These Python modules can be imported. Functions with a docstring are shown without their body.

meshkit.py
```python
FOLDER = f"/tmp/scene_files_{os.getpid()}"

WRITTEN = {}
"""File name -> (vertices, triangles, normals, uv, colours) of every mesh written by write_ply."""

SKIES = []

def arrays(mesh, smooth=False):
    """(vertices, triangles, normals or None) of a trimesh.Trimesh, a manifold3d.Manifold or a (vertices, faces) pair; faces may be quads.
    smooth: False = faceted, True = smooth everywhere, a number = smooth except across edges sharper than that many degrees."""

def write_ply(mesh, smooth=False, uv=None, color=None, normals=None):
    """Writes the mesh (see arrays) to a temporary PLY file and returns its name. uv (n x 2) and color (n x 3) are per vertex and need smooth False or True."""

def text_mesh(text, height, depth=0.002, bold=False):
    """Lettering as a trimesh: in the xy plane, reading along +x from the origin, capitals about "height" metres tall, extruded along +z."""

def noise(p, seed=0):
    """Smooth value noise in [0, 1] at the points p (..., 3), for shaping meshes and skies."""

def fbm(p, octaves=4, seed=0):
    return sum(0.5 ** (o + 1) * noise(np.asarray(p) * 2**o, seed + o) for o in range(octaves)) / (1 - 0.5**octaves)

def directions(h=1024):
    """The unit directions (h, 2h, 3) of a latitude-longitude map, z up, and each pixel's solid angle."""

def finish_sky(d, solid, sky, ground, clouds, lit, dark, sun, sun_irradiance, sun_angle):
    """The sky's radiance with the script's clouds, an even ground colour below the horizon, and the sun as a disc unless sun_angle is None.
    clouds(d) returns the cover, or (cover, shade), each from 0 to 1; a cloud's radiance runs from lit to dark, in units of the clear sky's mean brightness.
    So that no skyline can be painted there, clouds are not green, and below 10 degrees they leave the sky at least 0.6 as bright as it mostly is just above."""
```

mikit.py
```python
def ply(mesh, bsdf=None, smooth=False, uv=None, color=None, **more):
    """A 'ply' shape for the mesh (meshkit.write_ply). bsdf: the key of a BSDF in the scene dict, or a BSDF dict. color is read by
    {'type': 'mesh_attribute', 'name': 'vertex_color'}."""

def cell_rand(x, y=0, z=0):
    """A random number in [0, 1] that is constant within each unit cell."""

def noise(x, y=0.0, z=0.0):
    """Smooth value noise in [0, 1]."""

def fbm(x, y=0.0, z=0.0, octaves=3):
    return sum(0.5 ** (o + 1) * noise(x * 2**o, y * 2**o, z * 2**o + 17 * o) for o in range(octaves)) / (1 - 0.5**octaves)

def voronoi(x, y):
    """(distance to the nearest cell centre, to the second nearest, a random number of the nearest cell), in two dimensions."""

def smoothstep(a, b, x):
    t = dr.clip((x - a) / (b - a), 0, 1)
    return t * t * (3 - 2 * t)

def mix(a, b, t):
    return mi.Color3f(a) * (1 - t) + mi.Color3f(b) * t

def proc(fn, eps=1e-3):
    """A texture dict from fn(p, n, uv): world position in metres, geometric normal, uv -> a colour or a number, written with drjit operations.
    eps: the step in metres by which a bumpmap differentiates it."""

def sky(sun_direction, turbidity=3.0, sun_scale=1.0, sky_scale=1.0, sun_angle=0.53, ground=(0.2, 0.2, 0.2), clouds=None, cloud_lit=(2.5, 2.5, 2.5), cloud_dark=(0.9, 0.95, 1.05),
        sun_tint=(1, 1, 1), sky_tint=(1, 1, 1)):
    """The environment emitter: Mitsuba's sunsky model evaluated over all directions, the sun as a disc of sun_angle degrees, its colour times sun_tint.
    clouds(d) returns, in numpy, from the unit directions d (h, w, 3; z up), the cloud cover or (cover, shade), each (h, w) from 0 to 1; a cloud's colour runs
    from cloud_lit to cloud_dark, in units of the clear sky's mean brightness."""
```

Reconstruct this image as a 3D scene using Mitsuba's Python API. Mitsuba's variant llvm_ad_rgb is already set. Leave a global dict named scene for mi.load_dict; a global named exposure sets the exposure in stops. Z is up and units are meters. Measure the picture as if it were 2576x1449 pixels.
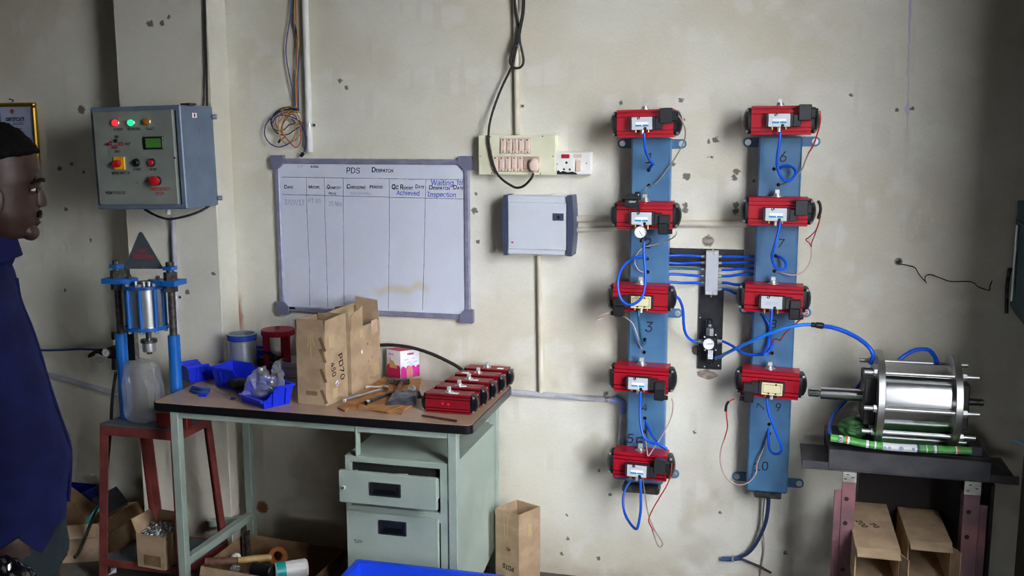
import math, numpy as np, trimesh, mitsuba as mi, mikit, meshkit
import drjit as dr
import manifold3d as m3
from shapely.geometry import Polygon, box as sbox, Point
from shapely.ops import unary_union
from mikit import fbm, noise, smoothstep, mix, voronoi
T = mi.ScalarTransform4f
RNG = np.random.default_rng(7)
scene, labels = {}, {}
exposure = 7.58

# ---------------------------------------------------------------- camera, sky
F, PITCH, YAW, ROLL = 2500.0, math.radians(8.9), math.radians(-14.5), math.radians(-0.1)
CAM = np.array([0.0, -3.54, 1.68])
FWD = np.array([math.sin(YAW) * math.cos(PITCH), math.cos(YAW) * math.cos(PITCH), -math.sin(PITCH)])
_r = np.array([math.cos(YAW), -math.sin(YAW), 0.0]); _u = np.cross(_r, FWD)
RT = _r * math.cos(ROLL) + _u * math.sin(ROLL)
UP = -_r * math.sin(ROLL) + _u * math.cos(ROLL)
scene['camera'] = {'type': 'perspective', 'fov': math.degrees(2 * math.atan(1288 / F)), 'fov_axis': 'x', 'near_clip': 0.05, 'far_clip': 200.0,
                   'to_world': T().look_at(origin=CAM.tolist(), target=(CAM + FWD).tolist(), up=UP.tolist())}
scene['sky'] = mikit.sky([0.6, -0.3, 0.7], turbidity=6.0, sun_scale=0.0, sky_scale=1.0, ground=(0.30, 0.29, 0.27),
                         clouds=lambda d: np.ones(d.shape[:2]), cloud_lit=(0.97, 1.0, 1.06), cloud_dark=(0.97, 1.0, 1.06))
SKY_GAIN = 1.0


def ray(px, py):
    return FWD + RT * ((px - 1288) / F) - UP * ((py - 724.5) / F)


def Y(px, py, y=0.0):
    """Point of the upright plane at depth y (the back wall is y = 0) seen at a point of the photograph."""
    d = ray(px, py)
    return CAM + d * ((y - CAM[1]) / d[1])


def Z(px, py, z):
    """Point at height z seen at a point of the photograph."""
    d = ray(px, py)
    return CAM + d * ((z - CAM[2]) / d[2])


def X(px, py, x):
    d = ray(px, py)
    return CAM + d * ((x - CAM[0]) / d[0])


def PX(p):
    v = np.asarray(p, float) - CAM
    return 1288 + F * (v @ RT) / (v @ FWD), 724.5 - F * (v @ UP) / (v @ FWD)


def mpp(p):
    """Metres per photograph pixel at p."""
    return float((np.asarray(p) - CAM) @ FWD) / F


# ---------------------------------------------------------------- colour and materials
def lin(h):
    """sRGB hex or 0..255 triple to linear."""
    if isinstance(h, str):
        h = [int(h[i:i + 2], 16) for i in (1, 3, 5)]
    x = np.array(h, float) / 255
    return np.where(x < 0.04045, x / 12.92, ((x + 0.055) / 1.055) ** 2.4).tolist()


def mat(name, col, rough=0.5, metal=0.0, spec=0.5, bump=None, bscale=1.0, **kw):
    if not isinstance(col, dict):
        col = {'type': 'rgb', 'value': lin(col)}
    if not isinstance(rough, dict):
        rough = float(rough)
    b = {'type': 'principled', 'base_color': col, 'roughness': rough, 'metallic': float(metal), 'specular': float(spec), **kw}
    if bump is not None:
        b = {'type': 'bumpmap', 'arbitrary': bump, 'scale': float(bscale), 'bsdf': b}
    scene[name] = {'type': 'twosided', 'bsdf': b}
    return name


def mottled(a, b, s=20.0, oct=3, lo=0.3, hi=0.7):
    A, Bc = lin(a), lin(b)
    return mikit.proc(lambda p, n, uv: mix(A, Bc, smoothstep(lo, hi, fbm(p.x * s, p.y * s, p.z * s, oct))))


# ---------------------------------------------------------------- mesh helpers
def tf(m, M):
    m = m.copy(); m.apply_transform(M); return m


def Mt(x=0, y=0, z=0):
    M = np.eye(4); M[:3, 3] = (x, y, z) if np.isscalar(x) else x; return M


def Mr(ax, deg):
    return trimesh.transformations.rotation_matrix(math.radians(deg), {'x': [1, 0, 0], 'y': [0, 1, 0], 'z': [0, 0, 1]}.get(ax, ax) if isinstance(ax, str) else ax)


def Mf(o, x, y, z):
    M = np.eye(4); M[:3, 0], M[:3, 1], M[:3, 2], M[:3, 3] = x, y, z, o; return M


FRONT = np.array([[1, 0, 0, 0], [0, 0, -1, 0], [0, 1, 0, 0], [0, 0, 0, 1.0]])   # xy drawing -> upright, its front towards -y


def cat(*ms):
    ms = [m for a in ms for m in (a if isinstance(a, (list, tuple)) else [a])]
    return trimesh.util.concatenate(ms) if len(ms) > 1 else ms[0]


def hull(pts):
    return trimesh.convex.convex_hull(np.asarray(pts, float))


def bx(x0, x1, y0, y1, z0, z1, r=0.0):
    """Box by its extents, edges chamfered by r."""
    x0, x1 = min(x0, x1), max(x0, x1); y0, y1 = min(y0, y1), max(y0, y1); z0, z1 = min(z0, z1), max(z0, z1)
    r = min(r, (x1 - x0) * .45, (y1 - y0) * .45, (z1 - z0) * .45)
    if r <= 0:
        m = trimesh.creation.box(extents=(x1 - x0, y1 - y0, z1 - z0)); m.apply_translation(((x0 + x1) / 2, (y0 + y1) / 2, (z0 + z1) / 2)); return m
    P = []
    for a in (0, 1):
        for b in (0, 1):
            for c in (0, 1):
                X_, Y_, Z_ = (x0, x1)[a], (y0, y1)[b], (z0, z1)[c]
                sx, sy, sz = (1 - 2 * a) * r, (1 - 2 * b) * r, (1 - 2 * c) * r
                P += [(X_ + sx, Y_ + sy, Z_), (X_ + sx, Y_, Z_ + sz), (X_, Y_ + sy, Z_ + sz)]
    return hull(P)


def cyl(p, q, r, n=24, r2=None, ch=0.0):
    """Cylinder or cone between two points; ch chamfers both rims."""
    p, q = np.asarray(p, float), np.asarray(q, float)
    h = np.linalg.norm(q - p); r2 = r if r2 is None else r2
    prof = [(0, 0), (r - ch, 0), (r, ch), (r2, h - ch), (r2 - ch, h), (0, h)] if ch else [(0, 0), (r, 0), (r2, h), (0, h)]
    return lathe(prof, p, q - p, n)


def frame_z(d):
    d = np.asarray(d, float) / np.linalg.norm(d)
    a = np.cross([0, 0, 1.0], d) if abs(d[2]) < .95 else np.cross([1.0, 0, 0], d)
    a /= np.linalg.norm(a)
    return a, np.cross(d, a), d


def lathe(prof, o=(0, 0, 0), axis=(0, 0, 1), n=32):
    """(radius, height) profile turned about axis at o."""
    prof = np.asarray(prof, float)
    k = len(prof); ang = np.arange(n) * 2 * np.pi / n
    v = np.stack([prof[:, None, 0] * np.cos(ang), prof[:, None, 0] * np.sin(ang), np.repeat(prof[:, 1:2], n, 1)], -1).reshape(-1, 3)
    f = []
    for i in range(k - 1):
        a = i * n + np.arange(n); b = i * n + (np.arange(n) + 1) % n
        if prof[i, 0] > 0: f.append(np.stack([a, b, a + n], 1))
        if prof[i + 1, 0] > 0: f.append(np.stack([b, b + n, a + n], 1))
    m = trimesh.Trimesh(v, np.vstack(f), process=False); m.merge_vertices()
    a, b, d = frame_z(axis)
    m.apply_transform(Mf(np.asarray(o, float), a, b, d)); return m


def hexnut(p, d, r, h):
    """Hexagonal nut or bolt head at p, along d."""
    a, b, d = frame_z(d)
    m = trimesh.creation.cylinder(radius=r, height=h, sections=6)
    return tf(m, Mf(np.asarray(p, float) + d * h / 2, a, b, d))


def spline(P, k=8, closed=False):
    """Catmull-Rom curve through the points."""
    P = np.asarray(P, float)
    Q = np.vstack([P[-1], P, P[0], P[1]]) if closed else np.vstack([2 * P[0] - P[1], P, 2 * P[-1] - P[-2]])
    out = []
    for i in range(len(Q) - 3):
        p0, p1, p2, p3 = Q[i:i + 4]
        t = np.linspace(0, 1, k, endpoint=False)[:, None]
        out.append(.5 * (2 * p1 + (p2 - p0) * t + (2 * p0 - 5 * p1 + 4 * p2 - p3) * t ** 2 + (3 * p1 - p0 - 3 * p2 + p3) * t ** 3))
    if not closed: out.append(P[-1:])
    return np.vstack(out)


def tube(P, r, n=8, k=8, smooth=True, rr=None):
    """A round tube along the points, ends capped. rr: radii per given point."""
    C = spline(P, k) if smooth and len(P) > 2 else np.asarray(P, float)
    R = np.full(len(C), r) if rr is None else np.interp(np.linspace(0, 1, len(C)), np.linspace(0, 1, len(rr)), rr)
    t = np.gradient(C, axis=0); t /= np.linalg.norm(t, axis=1, keepdims=True) + 1e-12
    a = frame_z(t[0])[0]; A = []
    for i in range(len(C)):
        a = a - t[i] * (a @ t[i]); a /= np.linalg.norm(a); A.append(a)
    A = np.array(A); Bn = np.cross(t, A); ang = np.arange(n) * 2 * np.pi / n
    v = C[:, None] + R[:, None, None] * (np.cos(ang)[None, :, None] * A[:, None] + np.sin(ang)[None, :, None] * Bn[:, None])
    i, j = np.meshgrid(np.arange(len(C) - 1), np.arange(n), indexing='ij')
    q = np.stack([i * n + j, i * n + (j + 1) % n, (i + 1) * n + (j + 1) % n, (i + 1) * n + j], -1).reshape(-1, 4)
    v = np.vstack([v.reshape(-1, 3), C[0], C[-1]]); L = len(C) * n; j = np.arange(n)
    f = np.vstack([q[:, [0, 1, 2]], q[:, [0, 2, 3]], np.stack([(j + 1) % n, j, j * 0 + L], 1), np.stack([L - n + j, L - n + (j + 1) % n, j * 0 + L + 1], 1)])
    return trimesh.Trimesh(v, f, process=False)


def prism(poly, h, M=None):
    """Polygon (points or shapely) extruded by h along +z, then placed by M."""
    if not hasattr(poly, 'geom_type'): poly = Polygon(poly)
    if not poly.is_valid: poly = poly.buffer(0)
    gs = getattr(poly, 'geoms', [poly])
    m = cat([trimesh.creation.extrude_polygon(g, h, engine='earcut') for g in gs])
    return tf(m, M) if M is not None else m


def beam(p, q, w, h, up=(0, 0, 1), r=0.002):
    """Rectangular bar from p to q, w wide across and h high along up."""
    p, q = np.asarray(p, float), np.asarray(q, float)
    d = q - p; L = np.linalg.norm(d); d /= L
    u = np.asarray(up, float); u = u - d * (u @ d); u /= np.linalg.norm(u)
    return tf(bx(-w / 2, w / 2, -h / 2, h / 2, 0, L, r), Mf(p, np.cross(u, d), u, d))


def slab(P, t, n=None):
    """A flat plate: 3-D corner points P (planar), thickened by t along its normal n (or behind it)."""
    P = np.asarray(P, float); k = len(P)
    if n is None:
        n = np.cross(P[1] - P[0], P[2] - P[0]); n /= np.linalg.norm(n)
    Q = P + np.asarray(n) * t
    v = np.vstack([P, Q]); i = np.arange(1, k - 1)
    f = [np.stack([i * 0, i, i + 1], 1), np.stack([i * 0 + k, i + 1 + k, i + k], 1)]
    j = np.arange(k); f += [np.stack([j, j + k, (j + 1) % k], 1), np.stack([(j + 1) % k, j + k, (j + 1) % k + k], 1)]
    m = trimesh.Trimesh(v, np.vstack(f), process=False)
    if m.volume < 0: m.invert()
    return m


def man(m):
    return m3.Manifold(m3.Mesh(np.asarray(m.vertices, np.float32), np.asarray(m.faces, np.uint32)))


def unman(M):
    k = M.to_mesh(); return trimesh.Trimesh(k.vert_properties[:, :3], k.tri_verts, process=False)


def cut(a, *bs):
    M = man(a)
    for b in bs: M = M - man(b)
    return unman(M)


def text(s, h, c, roll=0.0, bold=False, w=None, depth=0.0006, slant=0.0, M=None):
    """Lettering on an upright face towards -y, centred on c; w squeezes it to a width."""
    m = meshkit.text_mesh(s, h, depth, bold)
    b = m.bounds; m.apply_translation((-(b[0][0] + b[1][0]) / 2, -h / 2, 0))
    if w: m.apply_scale([w / (b[1][0] - b[0][0]), 1, 1])
    if slant: m.vertices[:, 0] += slant * m.vertices[:, 1]
    m = tf(m, FRONT @ Mr('z', roll))
    if M is not None: m = tf(m, M)
    m.apply_translation(c); return m


# ---------------------------------------------------------------- naming
def fresh(k):
    if k not in scene and k not in labels and not any(s.startswith(k + '__') for s in scene): return k
    i = 1
    while True:
        q = f'{k}_{i:03d}'
        if q not in scene and q not in labels and not any(s.startswith(q + '__') for s in scene): return q
        i += 1


def thing(name, label, category, group=None):
    key = fresh(name); labels[key] = {'label': label, 'category': category}
    if group: labels[key]['group'] = group
    return key


def part(parent, name, mesh, m, smooth=30, label=None, kind=None, **kw):
    key = fresh(f'{parent}__{name}')
    scene[key] = mikit.ply(mesh, m, smooth, **kw)
    if label or kind:
        labels[key] = {}
        if label: labels[key]['label'] = label
        if kind: labels[key]['kind'] = kind
    return key


def solo(name, mesh, m, label, category, group=None, smooth=30, kind=None):
    key = thing(name, label, category, group)
    if kind: labels[key]['kind'] = kind
    scene[key] = mikit.ply(mesh, m, smooth); return key


def struct(name, mesh, m, label, smooth=False):
    scene[name] = mikit.ply(mesh, m, smooth); labels[name] = {'label': label, 'kind': 'structure'}; return name


# ---------------------------------------------------------------- materials
mat('chrome', '#d5d8d8', .16, 1.0)
mat('steel', '#c4c7c6', .36, .8)
mat('bright_steel', '#d2d4d2', .42, .55)
mat('zinc', '#c9cccb', .38, .85)
mat('dark_steel', mottled('#3a3836', '#565351', 60), .4, .6)
mat('black_plastic', '#17191c', .38)
mat('black_gloss', '#0e1013', .16)
mat('black_rubber', '#1b1a19', .6)
mat('white_plastic', '#e4e4e0', .4)
mat('brass', '#b08d4f', .35, .9)
mat('red_anodised', '#ae1026', .34, .25)
mat('red_anodised_dark', '#7c0c1c', .4, .1)
mat('post_blue', mottled('#3d668f', '#477399', 14), .42)
mat('hose_blue', '#1356d8', .3)
mat('hose_teal', '#1f5f78', .35)
mat('wire_red', '#c9302a', .45)
mat('wire_grey', '#9b8f85', .5)
mat('wire_pink', '#bfa39c', .5)
mat('valve_beige', '#d6cc9f', .45)
mat('valve_silver', '#c6ccd4', .4, .2)
mat('label_white', '#e9ebee', .5)
mat('label_blue', '#1f86b4', .5)
mat('ink_black', '#15161c', .6)
mat('ink_blue', '#2438a8', .6)
mat('ink_faint', '#8f9bb4', .6)
mat('ink_red', '#9c2326', .6)
mat('pvc_white', '#d9dad6', .42)
mat('pvc_grey', mottled('#a5a6b2', '#b7b7bd', 25), .45)
mat('pvc_cream', mottled('#cfc9b9', '#bfb7a4', 12), .5)
mat('elbow_blue', '#7f92d2', .45)
mat('card_brown', mottled('#b0987c', '#a0886c', 22, 3), .85, spec=.15)
mat('card_dark', mottled('#836a50', '#735a43', 22), .9, spec=.1)
mat('card_inner', mottled('#c0a58f', '#a88d78', 20), .9, spec=.1)
mat('tape_clear', '#b5a079', .25)
mat('bin_blue', '#182fd0', .32)
mat('crate_blue', '#1c46d6', .38)
mat('desk_green', mottled('#99a69c', '#8e9c92', 6), .45)
mat('desk_top', mottled('#ac9079', '#9c826d', 9), .38)
mat('desk_edge', '#141417', .28)
mat('painted_gap_shade', '#101010', .8)  # near-black, stands for shade in gaps
mat('paper', '#e3e3e6', .7)
# ---------------------------------------------------------------- the room
XL, XR, YF, ZC = -7.0, 0.86, -11.0, 4.2  # unseen sides set far off to keep bounced light low
PIL = (-2.455, -2.05, -0.13)          # pillar: left, right, front
CHIPS = [(855, 203, 6), (872, 220, 5), (205, 275, 0), (1562, 259, 5), (1713, 252, 6), (1800, 352, 8), (1783, 356, 5), (1694, 413, 6), (1727, 444, 9), (1724, 516, 7),
         (1724, 529, 7), (1853, 432, 8), (1847, 447, 7), (1851, 516, 8), (1851, 531, 8), (1896, 456, 4), (1781, 395, 3), (1791, 396, 3), (2142, 240, 5), (2256, 276, 5),
         (2295, 274, 5), (1781, 606, 14), (1197, 488, 5), (1194, 530, 8), (1202, 608, 6), (1748, 1088, 4), (1505, 1405, 5), (1812, 1290, 4), (1975, 1391, 5), (1198, 1262, 3),
         (1412, 1393, 5), (1426, 1295, 3), (1428, 1356, 4), (1535, 1245, 4), (1507, 1185, 4), (660, 1276, 16), (560, 1160, 4), (563, 1285, 6), (1720, 300, 3), (536, 690, 0)]
LEFTCH = [(205, 276, 11), (150, 424, 6), (180, 412, 5), (211, 432, 4), (166, 527, 5), (164, 730, 4), (228, 604, 4)]
PILCH = [(377, 60, 9), (408, 58, 7), (425, 44, 5), (537, 688, 6), (540, 140, 0), (472, 735, 7), (375, 420, 0)]


def spots_fn(L, y, M=30.0):
    P = [tuple(float(v) for v in (*Y(a, b, y)[[0, 2]], r * mpp(Y(a, b, y)) * 1.05)) for a, b, r in L if r > 0]
    def fn(p):
        dx = (fbm(p.x * 190, p.z * 190, 3, 2) - .5) * .011; dz = (fbm(p.x * 190, p.z * 190, 9, 2) - .5) * .011
        t = mi.Float(0)
        for a, b, r in P:
            d = dr.sqrt(dr.square(p.x + dx - a) + dr.square(p.z + dz - b))
            t = dr.maximum(t, 1 - smoothstep(r * .75, r * 1.1, d))
        return t
    return fn


sp_wall, sp_pil = spots_fn(CHIPS + LEFTCH, 0), spots_fn(PILCH, PIL[2])
WALL_A, WALL_B, WALL_C, WALL_D = lin('#d9d7ca'), lin('#d2cdbc'), lin('#dedcd2'), lin('#aca28e')
CHIP, RUST, PURPLE = lin('#5e564d'), lin('#a35a38'), lin('#c0bcd6')
rx, gx, gt, r2 = ([float(v) for v in Y(*q, 0)] for q in ((601, 800), (2283, 270), (2289, 0), (660, 1276)))


def plaster(spots, back):
    def fn(p, n, uv):
        big = fbm(p.x * 2.3 + 5, p.y * 2.3, p.z * 2.3, 3)
        mid = fbm(p.x * 9, p.y * 9 + 3, p.z * 9, 3)
        fine = noise(p.x * 420, p.y * 420, p.z * 420)
        c = mix(WALL_A, WALL_B, smoothstep(.38, .66, big))
        c = mix(c, WALL_C, smoothstep(.55, .75, mid) * .6)
        dirt = smoothstep(.58, .78, fbm(p.x * 5 + 11, p.y * 5, p.z * 4, 4)) * (smoothstep(1.6, .4, p.z) * .42 + .08)
        c = mix(c, WALL_D, dirt)
        streak = smoothstep(.66, .8, noise(p.x * 30, p.y * 30, p.z * 2.2)) * smoothstep(.45, .7, mid) * .16
        c = mix(c, WALL_D, streak)
        c = mix(c, WALL_D, smoothstep(.12, .0, p.z + (mid - .5) * .16) * .6)
        if back:
            wob = (noise(p.z * 40, 3.0) - .5) * .012
            rust = smoothstep(.022, .004, dr.abs(p.x - rx[0] + wob)) * smoothstep(.84, .95, p.z) * smoothstep(1.06, .98, p.z) * .7
            c = mix(c, RUST, rust)
            rust2 = smoothstep(.03, .01, dr.sqrt(dr.square(p.x - r2[0]) + dr.square(p.z - r2[2])))
            s = (p.z - gx[2]) / (gt[2] - gx[2]); xl = gx[0] + (gt[0] - gx[0]) * s
            w = .0022 + .010 * smoothstep(.03, .0, dr.abs(p.z - gx[2] + .005)) + .003 * smoothstep(.35, .9, s)
            c = mix(c, PURPLE, smoothstep(w, w * .4, dr.abs(p.x - xl + (noise(p.z * 60, 1.0) - .5) * .003)) * smoothstep(-.35, -.2, s) * .9)
        c = mix(c, CHIP, spots(p) * .85)
        if back: c = mix(c, RUST, rust2 * .8)
        return c * (.93 + .12 * fine)
    return mikit.proc(fn)


def plaster_bump(p, n, uv):
    return fbm(p.x * 6, p.y * 6, p.z * 6, 3) * .006 + noise(p.x * 130, p.y * 130, p.z * 130) * .0004


BUMP = mikit.proc(plaster_bump, 4e-3)
mat('plaster_back', plaster(sp_wall, True), .85, spec=.2, bump=BUMP, bscale=1.0)
mat('plaster_pillar', plaster(sp_pil, False), .85, spec=.2, bump=BUMP, bscale=1.0)
mat('plaster_plain', '#625e56', .9, spec=.2)  # dark, so the unseen walls bounce little light
mat('ceiling_paint', '#4a4947', .9, spec=.2)  # dark, so the unseen ceiling bounces little light
mat('concrete', mottled('#4e4b47', '#68645e', 7, 4), .85, spec=.25)
struct('wall_back', bx(XL, XR, 0, .2, 0, ZC), 'plaster_back', 'cream plastered back wall with stains, chips and drill holes')
struct('wall_pillar', bx(PIL[0], PIL[1], PIL[2], 0, 0, ZC, .004), 'plaster_pillar', 'cream plastered pillar behind the control box')
struct('floor', bx(XL, XR + .2, YF, 0, -.1, 0), 'concrete', 'dusty dark grey concrete floor')
struct('ceiling', bx(XL, XR + .2, YF, .2, ZC, ZC + .15), 'ceiling_paint', 'unseen plain ceiling above the workshop, dark to bounce little light')
struct('wall_left', bx(XL - .2, XL, YF, .2, 0, ZC), 'plaster_plain', 'unseen plain wall far left of the workshop, dark to bounce little light')
SILL = .72  # sill of the unseen opening, height set to dim the low wall
OP = (-1.4, -2.9, 2.8)               # unseen opening placed to light the back wall: near edge, far edge, top
wr = cat(bx(XR, XR + .2, OP[0], .2, 0, ZC), bx(XR, XR + .2, YF, OP[1], 0, ZC), bx(XR, XR + .2, OP[1], OP[0], OP[2], ZC), bx(XR, XR + .2, OP[1], OP[0], 0, SILL))
struct('wall_right', wr, 'plaster_plain', 'right-hand wall, its wide opening out of view, placed to light the back wall')
RO = (-1.7, -.8, 1.2, 2.1)              # unseen rear-wall opening, placed to lighten left shadows: left, right, sill, top
struct('wall_rear', cat(bx(XL, RO[0], YF - .2, YF, 0, ZC), bx(RO[1], XR + .2, YF - .2, YF, 0, ZC), bx(RO[0], RO[1], YF - .2, YF, 0, RO[2]), bx(RO[0], RO[1], YF - .2, YF, RO[3], ZC)), 'plaster_plain', 'unseen far wall behind the camera, its small opening placed to light the left shadows')
mat('blocker_grey', '#5a5750', .95, spec=.1)  # unseen outside wall, keeps daylight off the man and the left wall
struct('wall_unseen_blocker', bx(2.7, 3.2, -2.85, 6.0, 0, 7.0), 'blocker_grey', 'unseen wall outside the right opening, placed to block daylight from the left side')
# ---------------------------------------------------------------- conduits and cables on the wall
def wpts(L, y):
    return [Y(*q[:2], q[2] if len(q) > 2 else y) for q in L]


def saddle(p, k, r, w=.012, screw=(1, 0)):
    """A clip strap around an upright or level pipe at p."""


def clip(parent, px, py, y, r, mt, d=(0, 0, 1), ear=(1, 0, 0)):
    p = Y(px, py, y); d = np.array(d, float); e = np.array(ear, float)
    ring = cyl(p - d * .006, p + d * .006, r + .0016, 20)
    k = part(parent, 'clip', cat(ring, beam(p, p + e * (r + .018), .012, .003, (0, -1, 0))), mt)
    part(k, 'screw', cyl(p + e * (r + .012) + (0, -.001, 0), p + e * (r + .012) + (0, -.006, 0), .0035, 10), 'dark_steel')


def pipe(name, L, y, r, mt, label, n=16):
    t = thing(name, label, 'pipe')
    part(t, 'tube', tube(wpts(L, y), r, n, smooth=False), mt)
    return t


c = pipe('plastic_conduit', [(765, -60), (780, 383)], -.016, .0125, 'pvc_white', 'white upright plastic conduit with an open lower end above the whiteboard')
clip(c, 777, 315, -.016, .0125, 'zinc')
c = pipe('plastic_conduit', [(1296, -60), (1301, 338)], -.011, .0095, 'pvc_cream', 'cream-painted upright conduit running down into the switch panel')
clip(c, 1301, 267, -.011, .0095, 'pvc_cream')
pipe('plastic_conduit', [(1356, 643), (1361, 991)], -.011, .0092, 'pvc_cream', 'cream-painted upright conduit below the white distribution box')
pipe('plastic_conduit', [(1440, 551), (1560, 549), (1700, 562), (1905, 564)], -.0135, .012, 'pvc_cream', 'dusty level conduit passing behind the left blue post to the right one')
pipe('plastic_conduit', [(1440, 579), (1590, 574)], -.0115, .0095, 'pvc_cream', 'short lower conduit from the distribution box to the left blue post')
c = pipe('plastic_conduit', [(1225, 983), (1546, 1007)], -.0125, .0105, 'pvc_grey', 'grey level conduit from behind the desk with a blue elbow beside the left blue post')
e = [Y(1540, 1006.5, -.0125), Y(1556, 1008, -.0125), Y(1565, 1013, -.0125), Y(1566.5, 1026, -.0125), Y(1566, 1040, -.0125)]
part(c, 'elbow', tube(e, .0128, 16), 'elbow_blue', label='pale blue elbow')
part(c, 'drop', tube([Y(1566, 1036, -.0125), Y(1559, 1170, -.0125)], .0105, 16, smooth=False), 'pvc_grey')
clip(c, 1527, 1005, -.0125, .0105, 'zinc', d=(1, 0, 0), ear=(0, 0, 1))
yp = PIL[2]
c = pipe('plastic_conduit', [(435, 545), (449, 925)], yp - .012, .0095, 'pvc_grey', 'grey upright conduit on the pillar right of the blue press')
clip(c, 442.5, 747, yp - .012, .0095, 'zinc')
c = pipe('plastic_conduit', [(60, 927), (330, 1000)], -.0125, .0115, 'pvc_grey', 'grey sloping conduit on the dim wall behind the man')

# black power cable down the pillar into the control box
t = thing('power_cable', 'thin black cable hanging down the pillar and looping under the grey control box', 'cable')
part(t, 'cable', tube(wpts([(513, -60, -.14), (517, 90, -.142), (520, 200, -.145), (521, 265, -.15), (523, 330, -.155), (531, 410, -.155), (534, 478, -.155), (531, 510, -.17),
                            (512, 527, -.2), (474, 542, -.23), (430, 551, -.25), (405, 547, -.26), (384, 538, -.26), (364, 527, -.25)], 0), .0042, 8), 'black_rubber')

# wires in a coil beside the white conduit
t = thing('wire_bundle', 'bundle of coloured wires hanging in a loose coil left of the white conduit', 'wires')
def z4(L, y=-.02): return [Y(640 + a / 8.05, 240 + b / 8.05, y - .003 * (i % 3)) for i, (a, b) in enumerate(L)]
for mname, col in (('wire_yellow', '#a98630'), ('wire_blue', '#252d72'), ('wire_black', '#2b2522'), ('wire_scarlet', '#9c4636'), ('wire_brown', '#5b3c2a')):
    mat(mname, col, .45)
top = [(735, -30), (733, 60), (727, 110)]
part(t, 'wire', tube(wpts([(738, -60), (730, 40), (720, 110), (721, 150), (729, 195), (737, 235), (741, 270)], -.016), .0021, 6), 'wire_blue', label='blue wire bowed out left')
part(t, 'wire', tube(wpts([(740, -60), (737, 40), (741, 75), (750, 120), (750, 180), (748, 240), (749, 275)], -.013), .0021, 6), 'wire_blue')
part(t, 'wire', tube(wpts([(742, -60), (741, 40), (749, 85), (748, 150), (744, 205), (745, 272)], -.02), .0021, 6), 'wire_yellow')
part(t, 'wire', tube(wpts([(746, -60), (744, 30), (747, 85), (745, 150), (747, 205), (747, 285)], -.017), .0022, 6), 'wire_scarlet')
part(t, 'wire', tube(wpts([(744, -60), (743, 60), (751, 130), (750, 200), (751, 280)], -.011), .0021, 6), 'wire_black')
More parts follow.
